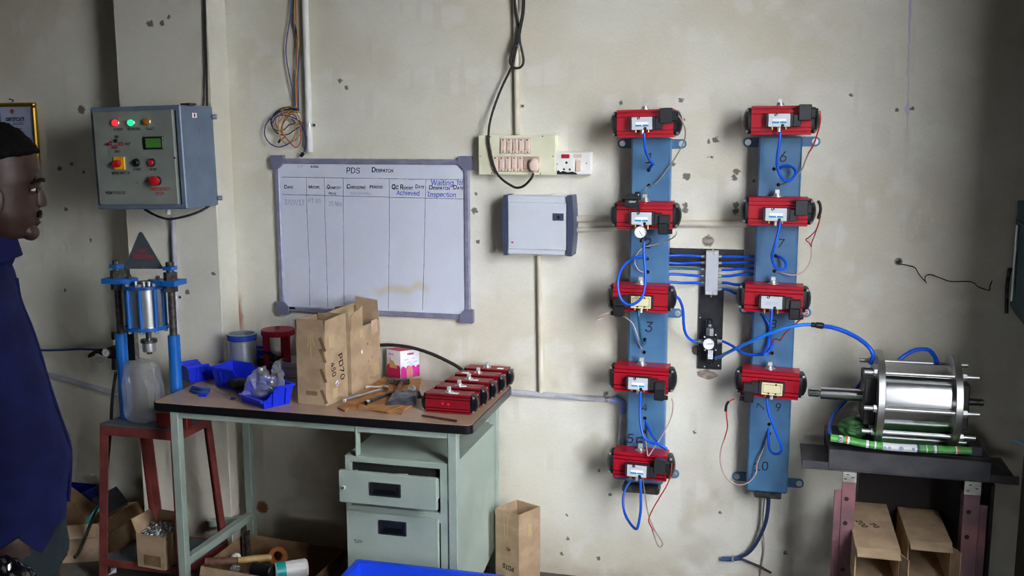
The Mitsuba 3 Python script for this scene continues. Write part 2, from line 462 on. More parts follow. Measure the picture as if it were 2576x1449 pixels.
part(t, 'wire', tube(z4([(880, 270), (620, 290), (420, 400), (250, 560), (205, 740), (240, 880), (340, 990), (480, 1045), (620, 1015), (720, 960)]), .0021, 6), 'wire_blue')
part(t, 'wire', tube(z4([(900, 300), (700, 290), (480, 330), (350, 470), (360, 620), (430, 740), (560, 800), (700, 780), (800, 710), (900, 640)]), .0021, 6), 'wire_black')
part(t, 'wire', tube(z4([(860, 290), (640, 240), (470, 310), (370, 430), (335, 560), (390, 680), (480, 720)], -.014), .002, 6), 'wire_black')
part(t, 'wire', tube(z4([(940, 360), (840, 330), (720, 360), (620, 460), (565, 600), (580, 760), (640, 830)], -.024), .0021, 6), 'wire_yellow')
part(t, 'wire', tube(z4([(820, 240), (680, 230), (570, 300), (510, 420), (485, 620), (500, 780), (560, 900), (640, 990)], -.024), .0021, 6), 'wire_yellow')
part(t, 'wire', tube(z4([(760, 290), (620, 380), (540, 480), (490, 560)], -.026), .002, 6), 'wire_yellow')
part(t, 'wire', tube(z4([(850, 340), (900, 440), (950, 560), (960, 700), (900, 830), (790, 920), (730, 950), (800, 850), (830, 740), (830, 600), (960, 580)], -.022), .002, 6), 'wire_yellow')
part(t, 'wire', tube(z4([(880, 340), (700, 330), (560, 370), (450, 440), (430, 560), (500, 700), (590, 800), (700, 930), (820, 1050), (900, 1010), (940, 880), (930, 700), (920, 620)], -.02), .0022, 6), 'wire_scarlet')
part(t, 'wire', tube(z4([(1010, 580), (900, 540), (840, 430), (740, 385), (640, 480), (560, 620), (550, 740), (610, 830), (560, 890)], -.027), .0022, 6), 'wire_scarlet')
part(t, 'wire', tube(z4([(1010, 570), (880, 500), (760, 440), (560, 400), (430, 450), (360, 560)], -.023), .0021, 6), 'wire_blue')
part(t, 'wire', tube(z4([(760, 480), (820, 560), (700, 600), (620, 680), (580, 700)], -.021), .0022, 6), 'wire_brown')
part(t, 'wire', tube(z4([(900, 520), (960, 620), (1020, 760), (1050, 920), (1030, 1060), (1000, 1150)], -.024), .0028, 6), 'wire_blue')
part(t, 'plug', tf(bx(-.006, .006, -.005, .005, -.009, .009, .002), Mt(*Y(760, 389, -.024)) @ Mr('y', 40)), 'black_plastic', label='small black connector on the wire end')
part(t, 'plug', tf(bx(-.0035, .0035, -.003, .003, -.008, .008, .001), Mt(*Y(703, 355, -.027)) @ Mr('y', 35)), 'black_plastic')

# ---------------------------------------------------------------- whiteboard
W0 = np.array([-1.862, 0, 0.981]); W1 = np.array([-1.0745, 0, 1.582])
mat('board_white', mikit.proc(lambda p, n, uv: mix(lin('#ccd2e2'), lin('#c4bfae'), smoothstep(.03, .0, dr.abs(p.z - 1.095 - .02 * (noise(p.x * 25) - .5) - (p.x + 1.3) * .09)) * smoothstep(-1.5, -1.42, p.x) * smoothstep(-1.22, -1.27, p.x) * .8
                                                           + .10 * smoothstep(.45, .8, fbm(p.x * 9, p.z * 9, 0)))), .3)
mat('board_frame', mottled('#8486a2', '#9698ac', 30), .4, .3)
mat('board_corner', '#6f7188', .45)
t = thing('whiteboard', 'white dry-erase board ruled into six columns on the cream wall', 'whiteboard')
fw_ = .0205
part(t, 'panel', bx(W0[0] + .01, W1[0] - .01, -.012, -.002, W0[2] + .01, W1[2] - .01), 'board_white')
for k, b in enumerate(((W0[0], W1[0], W0[2], W0[2] + fw_), (W0[0], W1[0], W1[2] - fw_, W1[2]), (W0[0], W0[0] + fw_, W0[2] + fw_, W1[2] - fw_), (W1[0] - fw_, W1[0], W0[2] + fw_, W1[2] - fw_))):
    part(t, 'frame_rail', bx(b[0], b[1], -.019, -.0005, b[2], b[3], .004), 'board_frame')
for sx in (0, 1):
    for sz in (0, 1):
        cx, cz = (W0[0] + .012, W1[0] - .012)[sx], (W0[2] + .012, W1[2] - .012)[sz]
        pl = sbox(-.02, -.02, .02, .02).buffer(.004)
        q = Polygon([(-.02, -.02), (.024, -.02), (.024, .004), (.004, .024), (-.02, .024)]).buffer(.004)
        m = prism(q, .023, FRONT); m.apply_scale([1 - 2 * sx, 1, 1 - 2 * sz])
        if (sx + sz) % 2: m.invert()
        m.apply_translation((cx, -.0002, cz)); part(t, 'corner_cap', m, 'board_corner')
def BP(a, b, y=-.0125): return Y(680 + a / 3.2926, 380 + b / 3.2926, y)
def ink(L, r=.0011, mt='ink_black', label=None, y=-.0122):
    P = [BP(*q, y) for q in L]; return part(t, 'ink_line', tube(P, r, 4, smooth=False), mt, label=label)
rows = cat([tube([BP(*q) for q in L], .0007, 4, smooth=False) for L in ([(95, 216), (1610, 238)], [(103, 360), (1610, 398)])])
part(t, 'ink_line', rows, 'ink_black', label='thin ruled lines under the headings')
for a in ([(300, 218), (303, 500), (326, 1000), (328, 1282)], [(446, 218), (455, 600), (470, 1050), (476, 1290)], [(604, 222), (606, 700), (612, 1285)], [(985, 225), (986, 700), (978, 1312)], [(1288, 232), (1278, 700), (1268, 1100), (1260, 1320)]):
    ink(a, .0007)
def bt(s, x, y, h, w=None, mt='ink_black', bold=False, slant=0.08):
    """Marker lettering on the board: centre and size in board pixels."""
    k = mpp(BP(x, y)) / 3.2926
    part(t, 'lettering', text(s, h * k, BP(x, y), bold=bold, w=w and w * k, slant=slant, roll=-.6), mt, smooth=False)
def caps(first, rest, x0, y, h1, h2, w, mt='ink_black', bold=True):
    """Small-capital words: a large first letter, then small capitals."""
    k = mpp(BP(x0, y)) / 3.2926
    a = meshkit.text_mesh(first, h1 * k, .0006, bold); b = meshkit.text_mesh(rest, h2 * k, .0006, bold) if rest else None
    if b is not None:
        b.apply_translation((a.bounds[1][0] + .12 * h1 * k - b.bounds[0][0], 0, 0)); a = cat(a, b)
    bb = a.bounds; a.apply_translation((-(bb[0][0] + bb[1][0]) / 2, -h1 * k / 2, 0)); a.apply_scale([w * k / (bb[1][0] - bb[0][0]), 1, 1])
    a.vertices[:, 0] += .08 * a.vertices[:, 1]
    a = tf(a, FRONT @ Mr('z', -.6)); a.apply_translation(BP(x0, y)); part(t, 'lettering', a, mt, smooth=False)
bt('PDS', 687, 160, 48, 118, bold=False)
caps('D', 'ESPATCH', 930, 155, 40, 26, 188)
bt('AODS', 366, 130, 17, 72, bold=True)
caps('D', 'ATE', 152, 296, 30, 20, 78); caps('M', 'ODEL', 366, 297, 24, 20, 104); caps('Q', 'UANTITY', 528, 297, 34, 20, 128)
bt('Nos', 515, 350, 22, 64)
caps('C', 'HECKING', 710, 294, 36, 22, 166); caps('P', 'ERIOD', 878, 296, 24, 20, 116)
bt('Quantity', 752, 350, 22, 180, 'ink_faint')
caps('Qc R', 'EPORT', 1094, 297, 40, 22, 186); caps('D', 'ATE', 1238, 293, 30, 20, 74)
bt('Achieved', 1140, 347, 40, 200, 'ink_blue')
bt('Waiting', 1424, 262, 44, 196, 'ink_blue'); bt('for', 1572, 260, 44, 54, 'ink_blue')
caps('D', 'ESPATCH', 1402, 302, 34, 22, 180); caps('D', 'ATE', 1558, 300, 34, 20, 86)
bt('Inspection', 1420, 360, 40, 246, 'ink_blue')
bt('3/09/13', 200, 425, 44, 178, 'ink_faint'); bt('PT 85', 368, 412, 36, 112, 'ink_faint'); bt('25 Nos', 540, 436, 40, 118, 'ink_faint')
bt('200', 246, 125, 18, 50, 'ink_faint')
part(t, 'maker_plate', bx(*(lambda p: (p[0] - .012, p[0] + .012, -.0196, -.018, p[2] - .004, p[2] + .004))(Y(735, 775, -.019))), 'black_plastic')

# ---------------------------------------------------------------- switch panel, socket box, plug and cable
mat('panel_cream', mottled('#dcdbc0', '#d3d2b6', 10), .5)
mat('switch_pink', '#d8c4b6', .4)
mat('switch_dark', '#b59c8f', .45)
t = thing('switch_panel', 'cream switchboard plate with two rows of rocker switches above the distribution box', 'switchboard')
a, b = Y(1203, 340, -.045), Y(1397, 441, -.045)
part(t, 'box', bx(a[0], b[0], -.045, 0, b[2], a[2], .002), 'panel_cream')
def SW(px, py, y=-.045): return Y(1160 + px / 3.6225, 280 + py / 3.6225, y)
def switch_row(x0, x1, y0, y1, n, parent):
    p, q = SW(x0, y0), SW(x1, y1)
    part(parent, 'switch_bezel', bx(p[0], q[0], -.0475, -.044, q[2], p[2], .001), 'switch_dark')
    w = (q[0] - p[0]) / n; h = p[2] - q[2]
    for i in range(n):
        cx = p[0] + w * (i + .5)
        m = bx(cx - w * .46, cx + w * .46, -.0495, -.046, q[2] + h * .03, p[2] - h * .03, .0015)
        s = part(parent, 'switch', m, 'switch_pink')
        part(s, 'rocker', tf(bx(-w * .3, w * .3, -.004, .002, -h * .27, h * .27, .001), Mt(cx, -.0495, (p[2] + q[2]) / 2) @ Mr('x', -7)), 'switch_pink')
        part(s, 'screw', cyl((cx, -.049, p[2] - h * .11), (cx, -.0503, p[2] - h * .11), .0024, 10), 'dark_steel')
        part(s, 'screw', cyl((cx, -.049, q[2] + h * .11), (cx, -.0503, q[2] + h * .11), .0024, 10), 'dark_steel')
switch_row(356, 634, 246, 386, 5, t)
switch_row(285, 570, 410, 552, 5, t)
p, q = SW(566, 412), SW(712, 555)
part(t, 'socket', bx(p[0], q[0], -.0495, -.044, q[2], p[2], .0015), 'switch_dark', label='socket at the right end of the lower row')
part(t, 'rocker', bx(SW(572, 0)[0], SW(605, 0)[0], -.0525, -.049, SW(0, 520)[2], SW(0, 445)[2], .001), 'switch_dark')
for a_, b_ in ((265, 232), (742, 228), (837, 410), (722, 570), (278, 562), (175, 410)):
    part(t, 'screw', cyl(SW(a_, b_), SW(a_, b_) + (0, -.0013, 0), .0022, 10), 'dark_steel')
g = thing('power_plug', 'round beige plug in the switch panel on a long black cable looped from above', 'plug')
c = SW(662, 492, -.06)
body = lathe([(0, 0), (.0155, 0), (.0165, .004), (.0155, .016), (.012, .021), (0, .0225)], c + (0, .011, 0), (0, -1, 0), 24)
body.vertices[:, 2] = c[2] + (body.vertices[:, 2] - c[2]) * 1.5; body.vertices[:, 0] = c[0] + (body.vertices[:, 0] - c[0]) * 1.1
part(g, 'body', body, 'switch_pink')
part(g, 'cable', tube(wpts([(1342, 436, -.064), (1336, 449, -.064), (1320, 466, -.06), (1305, 472, -.058), (1290, 469, -.058), (1262, 450, -.058), (1245, 425, -.056), (1233, 380, -.055), (1229, 345, -.055), (1232, 310, -.045), (1243, 270, -.035), (1260, 225, -.03),
                            (1278, 187, -.03), (1290, 160, -.034), (1297, 130, -.034), (1303, 105, -.034), (1311, 65, -.032), (1318, 20, -.03), (1319, -60, -.03)], 0), .0042, 8), 'black_rubber')
part(g, 'cable', tube(wpts([(1293, -60, -.026), (1296, 10, -.026), (1301, 45, -.026), (1306, 75, -.026), (1308, 105, -.025), (1313, 128, -.025), (1317, 150, -.025), (1314, 164, -.025), (1305, 171, -.026), (1293, 170, -.03), (1284, 160, -.036), (1284, 145, -.038), (1291, 125, -.038),
                            (1299, 100, -.037), (1306, 70, -.036), (1314, 30, -.034), (1317, -60, -.034)], 0), .0042, 8), 'black_rubber')
part(g, 'cable_tie', tube(wpts([(1296, 115, -.042), (1303, 115.5, -.043), (1310, 116, -.032)], 0), .0011, 6), 'elbow_blue', label='bluish tie round the loop')
t = thing('socket_box', 'broken white power socket box with a red indicator right of the switch panel', 'socket')
a, b = Y(1398, 382, -.04), Y(1486, 440, -.04)
m = bx(a[0], b[0], -.04, 0, b[2], a[2], .003)
hole = prism([(0, 0), (0, .013), (.006, .017), (.014, .010), (.022, .0145), (.040, .009), (.056, .012), (.070, .0075), (.078, 0)], .03, FRONT)
hole.apply_translation((a[0] + .004, -.015, b[2] - .001))
part(t, 'box', cut(m, hole), 'white_plastic')
part(t, 'dark_inside', bx(a[0] + .004, b[0] - .02, -.0365, -.012, b[2] + .001, b[2] + .022), 'black_plastic')  # black filling painted as the shade inside the broken box
p = SW(951, 410, -.04); part(t, 'indicator', bx(p[0] - .0145, p[0] + .0145, -.044, -.039, p[2] - .007, p[2] + .007, .0015), mat('neon_red', '#b01e33', .2), label='red indicator window')
p = SW(1070, 497, -.04); part(t, 'rocker', tf(bx(-.0095, .0095, -.005, .001, -.019, .019, .0015), Mt(*p) @ Mr('x', -5)), 'switch_pink')
p = SW(1065, 405, -.04); part(t, 'marker_plate', bx(p[0] - .016, p[0] + .014, -.0415, -.039, p[2] - .006, p[2] + .006, .0008), 'switch_pink')
for a_, b_, r_ in ((960, 468, .0042), (937, 528, .0036), (990, 530, .0036), (878, 482, .002), (1141, 474, .002)):
    p = SW(a_, b_, -.04); part(t, 'pin_hole', cyl(p, p + (0, -.0008, 0), r_, 14), 'black_plastic')

# ---------------------------------------------------------------- distribution box
mat('mcb_white', '#c3c8d2', .35)
mat('mcb_end', '#39415a', .4)
t = thing('distribution_box', 'white circuit breaker box with dark blue curved ends on the wall', 'breaker box')
yb = -.075
a, b = Y(1278, 492, yb), Y(1429, 643, yb)
part(t, 'body', bx(a[0] - .004, b[0] + .004, yb, 0, b[2], a[2], .003), 'mcb_white')
d0, d1 = SW(428, 826, yb), SW(966, 1268, yb)
part(t, 'door', bx(d0[0] + .001, d1[0], yb - .006, yb + .01, d1[2], d0[2], .002), 'mcb_white')
part(t, 'gap', bx(a[0], b[0], yb - .0008, yb + .01, SW(0, 826, yb)[2], SW(0, 819, yb)[2]), 'mcb_end', label='dark line above the door')
for sx, (e0, e1) in ((-1, ((378, 762), (430, 1308))), (1, ((970, 766), (1028, 1320)))):
    p, q = SW(*e0, yb), SW(*e1, yb); w = q[0] - p[0]; h = p[2] - q[2]
    out = [(0, 0), (w, 0), (w, h), (0, h)] if 0 else None
    arc = [(sx * (w * (.72 + .28 * math.sin(math.pi * u))), h * (u - .5)) for u in np.linspace(0, 1, 13)]
    poly = [(0, -h / 2)] + arc + [(0, h / 2)]
    m = prism(Polygon(poly).buffer(0), .085, FRONT); x0 = q[0] if sx < 0 else p[0]
    m.apply_translation((x0, 0, (p[2] + q[2]) / 2)); part(t, 'end_cap', m, 'mcb_end')
p, q = SW(838, 928, yb), SW(937, 996, yb)
part(t, 'window', bx(p[0], q[0], yb - .0085, yb - .005, q[2], p[2], .001), 'mcb_end', label='dark latch window')
part(t, 'latch', bx(SW(885, 0, yb)[0], SW(908, 0, yb)[0], yb - .0115, yb - .008, q[2] + .006, p[2] - .008, .001), 'black_plastic')
p = SW(470, 1196, yb); part(t, 'badge', tf(prism(Point(0, 0).buffer(.0047).intersection(sbox(-.01, -.001, .01, .01)), .0006, FRONT), Mt(p[0], yb - .006, p[2])), mat('badge_red', '#b6304a', .4))
part(t, 'lettering', text('Jaronet', .0105, SW(675, 912, yb) + (0, -.006, 0), w=.042, slant=.25, depth=.0009), 'mcb_white', smooth=False)
solo('paper_strip', bx(SW(832, 0, -.02)[0], SW(1040, 0, -.02)[0], -.03, -.008, a[2] + .0002, a[2] + .004, .0008), 'white_plastic', 'thin white strip lying on top of the distribution box', 'strip')
# ---------------------------------------------------------------- blue test posts
YPF, YPB = -.095, -.03                # post front and back
def post(name, label, top, bot, xl, xr, holes, lugs, marks):
    t = thing(name, label, 'post')
    m = bx(xl, xr, YPF, YPB, bot, top, .006)
    H = [cyl((q[0], YPF - .01, q[2]), (q[0], YPF + .02, q[2]), .0055, 12) for q in (Y(*h, YPF) for h in holes)]
    m = cut(m, *H)
    part(t, 'channel', m, 'post_blue')
    for h in holes:
        q = Y(*h, YPF); part(t, 'hole', lathe([(.0055, 0), (.0066, 0), (.0066, .0012), (.0045, .0012), (.0045, -.014), (0, -.014)], q, (0, -1, 0), 14), 'black_rubber')
    for px, py, pxa in lugs:
        q = Y(px, py, -.004); r = Y(pxa, py, -.004); s = 1 if px > pxa else -1
        pl = unary_union([Point(0, 0).buffer(.0165), sbox(min(0, (r[0] - q[0]) - s * .03), -.0165, max(0, (r[0] - q[0]) - s * .03), .0165)])
        k = part(t, 'lug', cat(prism(pl, .005, Mf(q + (0, .003, 0), (1, 0, 0), (0, 0, 1), (0, -1, 0))), bx(r[0] - s * .03 - .01, r[0] - s * .03 + .01, YPB + .01, -.004, q[2] - .015, q[2] + .015)), 'post_blue')
        part(k, 'washer', cyl(q + (0, -.001, 0), q + (0, -.0035, 0), .0105, 20), 'zinc'); part(k, 'bolt', hexnut(q + (0, -.003, 0), (0, -1, 0), .0072, .006), 'steel')
    for s, px, py, h, roll in marks:
        q = Y(px, py, YPF); part(t, 'mark', text(s, h * mpp(q), q + (0, -.0001, 0), roll=roll, slant=.15), 'ink_black', smooth=False)
    return t


PL = (Y(1583, 700, YPF)[0] - .001, Y(1679, 700, YPF)[0])
PR = (Y(1896, 700, YPF)[0], Y(2004, 700, YPF)[0])
postL = post('post', 'left blue steel post on the wall carrying five red actuators', Y(1640, 346, YPF)[2], Y(1620, 1217, YPF)[2], *PL,
             [(1632, 428), (1632, 467), (1628, 651), (1629, 684), (1622, 854), (1620, 886), (1622, 1052), (1621, 1087)],
             [(1566, 361, 1600), (1715, 362, 1670), (1705, 788, 1665), (1697, 1192, 1655), (1552, 1194, 1600)],
             [('1', 1634, 398, 26, 0), ('2', 1629, 612, 26, 0), ('3', 1633, 822, 26, 0), ('4', 1622, 1025, 18, 0), ('5', 1586, 1103, 24, 0), ('5', 1609, 1114, 30, 12)])
postR = post('post', 'right blue steel post on the wall carrying four red actuators', Y(1960, 343, YPF)[2], Y(1935, 1240, YPF)[2], *PR,
             [(1947, 425), (1958, 465), (1951, 644), (1948, 682), (1942, 888), (1935, 1067), (1935, 1090)],
             [(1882, 358, 1925), (2051, 356, 2000), (2028, 786, 1985), (1872, 778, 1915), (1854, 1198, 1910), (2010, 1216, 1975)],
             [('6', 1971, 394, 26, 0), ('7', 1965, 612, 22, 0), ('8', 1946, 815, 22, 0), ('7', 1914, 1023, 20, 80), ('9', 1958, 1024, 20, 10), ('10', 1915, 1173, 22, 10)])
q = Y(1940, 1236, -.06)
part(postR, 'gland_plate', bx(PR[0] + .03, PR[1] - .02, -.105, -.03, q[2] - .012, q[2] + .008, .004), 'dark_steel', label='dark plate closing the lower end')
q = Y(1605, 1222, -.06)
part(postL, 'gland_plate', bx(PL[0] - .012, PL[1] - .012, -.1, -.03, q[2] - .016, q[2] + .012, .006), 'dark_steel', label='dark plate closing the lower end')


# ---------------------------------------------------------------- pneumatic actuators
def act_profile(H, D, k=1.0):
    """Cross-section (y, z) of the extruded body: grooved front and back, narrower foot and crown."""
    h, d = H / 2, D / 2; g = .0125 * k
    side = [(d * .80, -h), (d, -h * .97)]
    for lo_, hi_ in ((-.83, -.72), (-.54, -.46), (.42, .50), (.70, .84)):
        side += [(d, h * lo_), (d - g, h * (lo_ + .01)), (d - g, h * (hi_ - .01)), (d, h * hi_)]
    side += [(d, h * .96), (d * .90, h)]
    return Polygon(side + [(-a, b) for a, b in reversed(side)])


def end_cap(sx, L, H, D, k):
    x0 = sx * L / 2; h, d = H * .46, D * .46; P = []
    for t_, f in ((0, 1.0), (.010 * k, 1.0), (.017 * k, .86), (.024 * k, .5), (.0265 * k, .2)):
        for a in np.arange(16) * np.pi / 8 + np.pi / 16:
            c, s = math.cos(a), math.sin(a); e = .55 if f > .9 else .7
            P.append((x0 + sx * t_, d * f * math.copysign(abs(c) ** e, c), h * f * math.copysign(abs(s) ** e, s)))
    m = hull(P); return m


SOLB = mat('solenoid_black', '#24262b', .45)


def actuator(name, label, M, L=.188, H=.093, D=.083, k=1.0, valve='silver', mirror=False, coil='up', vz=-.006, group=None, printed=True, fit='hose', sticker=None, plainface=False):
    t = thing(name, label, 'actuator', group)
    P = lambda n, m, mt, par=t, **kw: part(par, n, tf(m, M), mt, **kw)
    body = prism(act_profile(H, D, k), L, Mf((-L / 2, 0, 0), (0, 1, 0), (0, 0, 1), (1, 0, 0)))
    P('body', body, 'red_anodised' if valve else 'red_anodised_dark', smooth=False)
    for sx in (-1, 1):
        c = P('end_cap', end_cap(sx, L, H, D, k), 'black_gloss' if not valve else 'black_plastic', smooth=24)
        for sy in (-1, 1):
            for sz in (-1, 1):
                p = np.array((sx * (L / 2 + .009 * k), sy * D * .37, sz * H * .36))
                P('bolt', hexnut(p, (sx, 0, 0), .0048 * k, .0075 * k), 'zinc', c)
    s = P('shaft', lathe([(0, 0), (.019 * k, 0), (.019 * k, .002 * k), (.0125 * k, .003 * k), (.0115 * k, .010 * k), (.0095 * k, .011 * k), (.0095 * k, .012 * k), (0, .012 * k)], (-.004, 0, H / 2), (0, 0, 1), 24), 'zinc')
    P('square', bx(-.004 - .0075 * k, -.004 + .0075 * k, -.0075 * k, .0075 * k, H / 2 + .011 * k, H / 2 + .024 * k, .001), 'bright_steel', s)
    if sticker:
        x, w, ang = sticker
        P('sticker', tf(bx(-w / 2, w / 2, -.011 * k, .011 * k, 0, .0006), Mt(x, -D * .16, H / 2) @ Mr('z', ang)), 'label_white')
    if plainface:                      # the bare valve pad of a spare actuator
        for a, b in ((-.012, 0), (.012, -.002)):
            P('port', lathe([(0, 0), (.0042, 0), (.0048, .0012), (.003, .0012), (.0026, .0004), (0, .0004)], (a * k - .006, -D / 2 + .0003, b * k), (0, -1, 0), 14), mat('port_red', '#e0242c', .25))
        for a, b in ((-.012, .016), (-.001, .017), (.001, -.016), (.012, -.016)):
            P('screw_hole', cyl((a * k - .006, -D / 2 + .0004, b * k), (a * k - .006, -D / 2 - .0006, b * k), .0014 * k, 8), 'steel')
    if valve:
        sg = -1 if mirror else 1
        cx, cz = .006 if mirror else -.005, vz
        v = P('valve', bx(cx - .0425, cx + .0425, -D / 2 - .030, -D / 2, cz - .021, cz + .021, .0015), SOLB)
        P('side_cover', bx(cx + sg * .0425, cx + sg * .066, -D / 2 - .028, -D / 2 - .002, cz - .0205, cz + .017, .0015), SOLB, v)
        fx = cx - sg * .001
        f0, f1 = fx - .034, fx + .034
        yf = -D / 2 - .0335
        fm = 'valve_silver' if valve == 'silver' else 'valve_beige'
        P('face_block', bx(f0, f1, yf, -D / 2 - .012, cz - .0215, cz + .0205, .001), fm, v)
        F2 = lambda a, b: np.array((f0 + (f1 - f0) * a, yf, cz + .0205 - .042 * b))
        if valve == 'silver':
            for a, b, r_ in ((.34, .07, .0052), (.66, .9, .0052)):
                q = F2(a, b); P('port', cyl(q + (0, .002, 0), q + (0, -.0006, 0), r_, 14), 'black_plastic', v)
            P('port', tf(bx(-.0045, .0045, -.0016, 0, -.0012, .0012), Mt(*F2(.34, .07)) @ Mr('y', 50)), 'zinc', v)
            q0, q1 = F2(.2, .38), F2(.82, .72)
            if printed: P('sticker', bx(q0[0], q1[0], yf - .0004, yf, q1[2], q0[2]), 'label_white', v)
            q0, q1 = F2(.18, .60), F2(.5, .73); q2, q3 = F2(.53, .60), F2(.84, .73)
            if printed:
                P('printed_bar', bx(q0[0], q1[0], yf - .0007, yf, q1[2], q0[2]), 'label_blue', v)
                P('printed_bar', tf(prism([(0, 0), (q3[0] - q2[0], 0), ((q3[0] - q2[0]) * .92, q2[2] - q3[2]), (.002, q2[2] - q3[2])], .0007, FRONT), Mt(q2[0], yf, q3[2])), 'label_blue', v)
            else:
                for z_ in (.5, .62):
                    P('printed_line', bx(F2(.2, 0)[0], F2(.8, 0)[0], yf - .0005, yf, F2(0, z_)[2], F2(0, z_ - .02)[2]), 'ink_faint', v)
        else:
            fr = [bx(F2(.08, 0)[0], F2(.92, 0)[0], yf - .0005, yf, F2(0, b)[2] - .0005, F2(0, b)[2] + .0005) for b in (.16, .82)] + [bx(F2(a, 0)[0] - .0005, F2(a, 0)[0] + .0005, yf - .0005, yf, F2(0, .82)[2], F2(0, .16)[2]) for a in (.08, .92)]
            P('groove', cat(fr), 'ink_black', v)
            for a, b in ((.35, .12), (.68, .12), (.34, .86), (.68, .86)):
                q = F2(a, b); P('port', cyl(q + (0, .002, 0), q + (0, -.0008, 0), .003, 12), 'zinc' if (a, b) == (.35, .12) else 'black_plastic', v)
        for a, mt_ in ((.18, 'brass'), (.80, 'brass')):
            q = F2(a, 1.0); P('silencer', cyl(q + (0, .012, .002), q + (0, .012, -.008 if fit != 'long' else -.016), .0048, 12), mt_, v)
        q = F2(.5, 1.0) + (0, .013, 0)
        P('fitting', cat(hexnut(q + (0, 0, .002), (0, 0, -1), .0068, .008), cyl(q + (0, 0, -.004), q + (0, 0, -.017), .0056, 14, ch=.001)), 'bright_steel', v)
        co = cx + sg * .066
        if coil == 'up':
            c = P('coil', bx(co - sg * .008, co + sg * .032, -D / 2 - .036, -D / 2 - .002, cz - .002, cz + .048, .002), SOLB, v)
            P('connector', bx(co + sg * .024, co + sg * .046, -D / 2 - .030, -D / 2 - .006, cz + .004, cz + .036, .003), 'black_plastic', v)
            P('gland', cyl((co + sg * .040, -D / 2 - .018, cz + .028), (co + sg * .052, -D / 2 - .018, cz + .028), .0075, 14, ch=.001), 'black_plastic', v)
        else:
            c = P('coil', bx(co - sg * .008, co + sg * .026, -D / 2 - .038, -D / 2 - .004, cz - .034, cz + .012, .002), SOLB, v)
            P('connector', bx(co - sg * .010, co + sg * .024, -D / 2 - .042, -D / 2 - .008, cz - .052, cz - .014, .003), 'black_plastic', v)
            P('gland', cyl((co + sg * .018, -D / 2 - .024, cz - .044), (co + sg * .036, -D / 2 - .024, cz - .044), .0075, 14, ch=.001), 'black_plastic', v)
    return t


YA = YPF - .001 - .0415                # centre depth of the post actuators
def on_post(px, py, roll):
    p = Y(px, py, YA - .0415); return Mt(p[0], YA, p[2]) @ Mr('y', roll)
ACTS = [((1622, 311), -1.1, dict(vz=.001), 'red actuator at the top of the left post, silver valve with a worn blue print'),
        ((1621, 543), -.2, dict(coil='down', fit='long'), 'red actuator with the black switch box on top, second down on the left post'),
        ((1610, 752), .4, dict(valve='beige', mirror=True, coil='down'), 'red actuator third down on the left post, beige valve under a blue hose loop'),
        ((1612, 956), .8, dict(coil='down'), 'red actuator fourth from top on the left post, above the marker figure 4'),
        ((1609, 1174), 1.0, dict(fit='long'), 'red actuator at the bottom of the left post, twin red wires at its right end'),
        ((1965, 303), -.3, dict(vz=.001), 'red actuator at the top of the right post, red-orange wire hanging from its right end'),
        ((1957, 533), .1, dict(), 'red actuator second from top on the right post, red wire splitting into a loop'),
        ((1946, 753), 1.0, dict(coil='down', fit='long', printed=False), 'red actuator third from top on the right post, plain silver valve without blue print'),
        ((1937, 968), 1.8, dict(valve='beige', mirror=True, coil='down'), 'red actuator at the bottom of the right post, beige valve facing the steel cylinder')]
for (c, roll, kw, lab) in ACTS:
    actuator('actuator', lab, on_post(*c, roll), group='red actuators on the blue posts', **kw)

# the limit switch box on the second actuator of the left post
t = thing('limit_switch', 'black switch box with white characters on top of the left post second actuator', 'switch')
yk = -.19
def LP(a, b, y=yk): return Y(1480 + a / 8.05, 460 + b / 8.05, y)
p, q = LP(752, 330), LP(1040, 475)
part(t, 'body', tf(bx(-.0235, .0235, -.028, .0, -.014, .014, .003), Mt(*((p + q) / 2)) @ Mr('y', -2)), 'black_plastic')
part(t, 'lid', hull([LP(a, b, y) for a, b in ((740, 290), (800, 215), (1060, 235), (1070, 300), (1040, 345), (755, 335)) for y in (yk - .024, yk + .01)]), 'black_plastic')
part(t, 'cable_entry', cyl(LP(690, 355, yk - .01), LP(745, 352, yk - .01), .0052, 14), 'black_plastic')
part(t, 'cap', bx(LP(965, 0)[0], LP(1062, 0)[0], yk - .026, yk, LP(0, 250)[2], LP(0, 165)[2], .002), 'black_plastic')
part(t, 'screw', cyl(LP(1015, 240, yk - .025), LP(1015, 240, yk - .029), .0026, 10), 'zinc')
part(t, 'lever', tf(bx(-.0055, .0055, -.006, .006, -.012, .012, .001), Mt(*LP(1010, 500, yk - .02))), 'black_plastic')
part(t, 'lettering', text('33FCF', .0055, LP(895, 385, yk - .0285), w=.023), 'label_white', smooth=False)
part(t, 'wire', tube([LP(1160, 420, yk), LP(1150, 300, -.15), LP(1155, 130, -.11), LP(1240, 60, -.094)], .0013, 6), 'wire_grey')
part(t, 'wire', tube([LP(1140, 430, yk), LP(1185, 330, -.16), LP(1195, 230, -.14), LP(1170, 180, -.12)], .0008, 6), 'wire_pink')

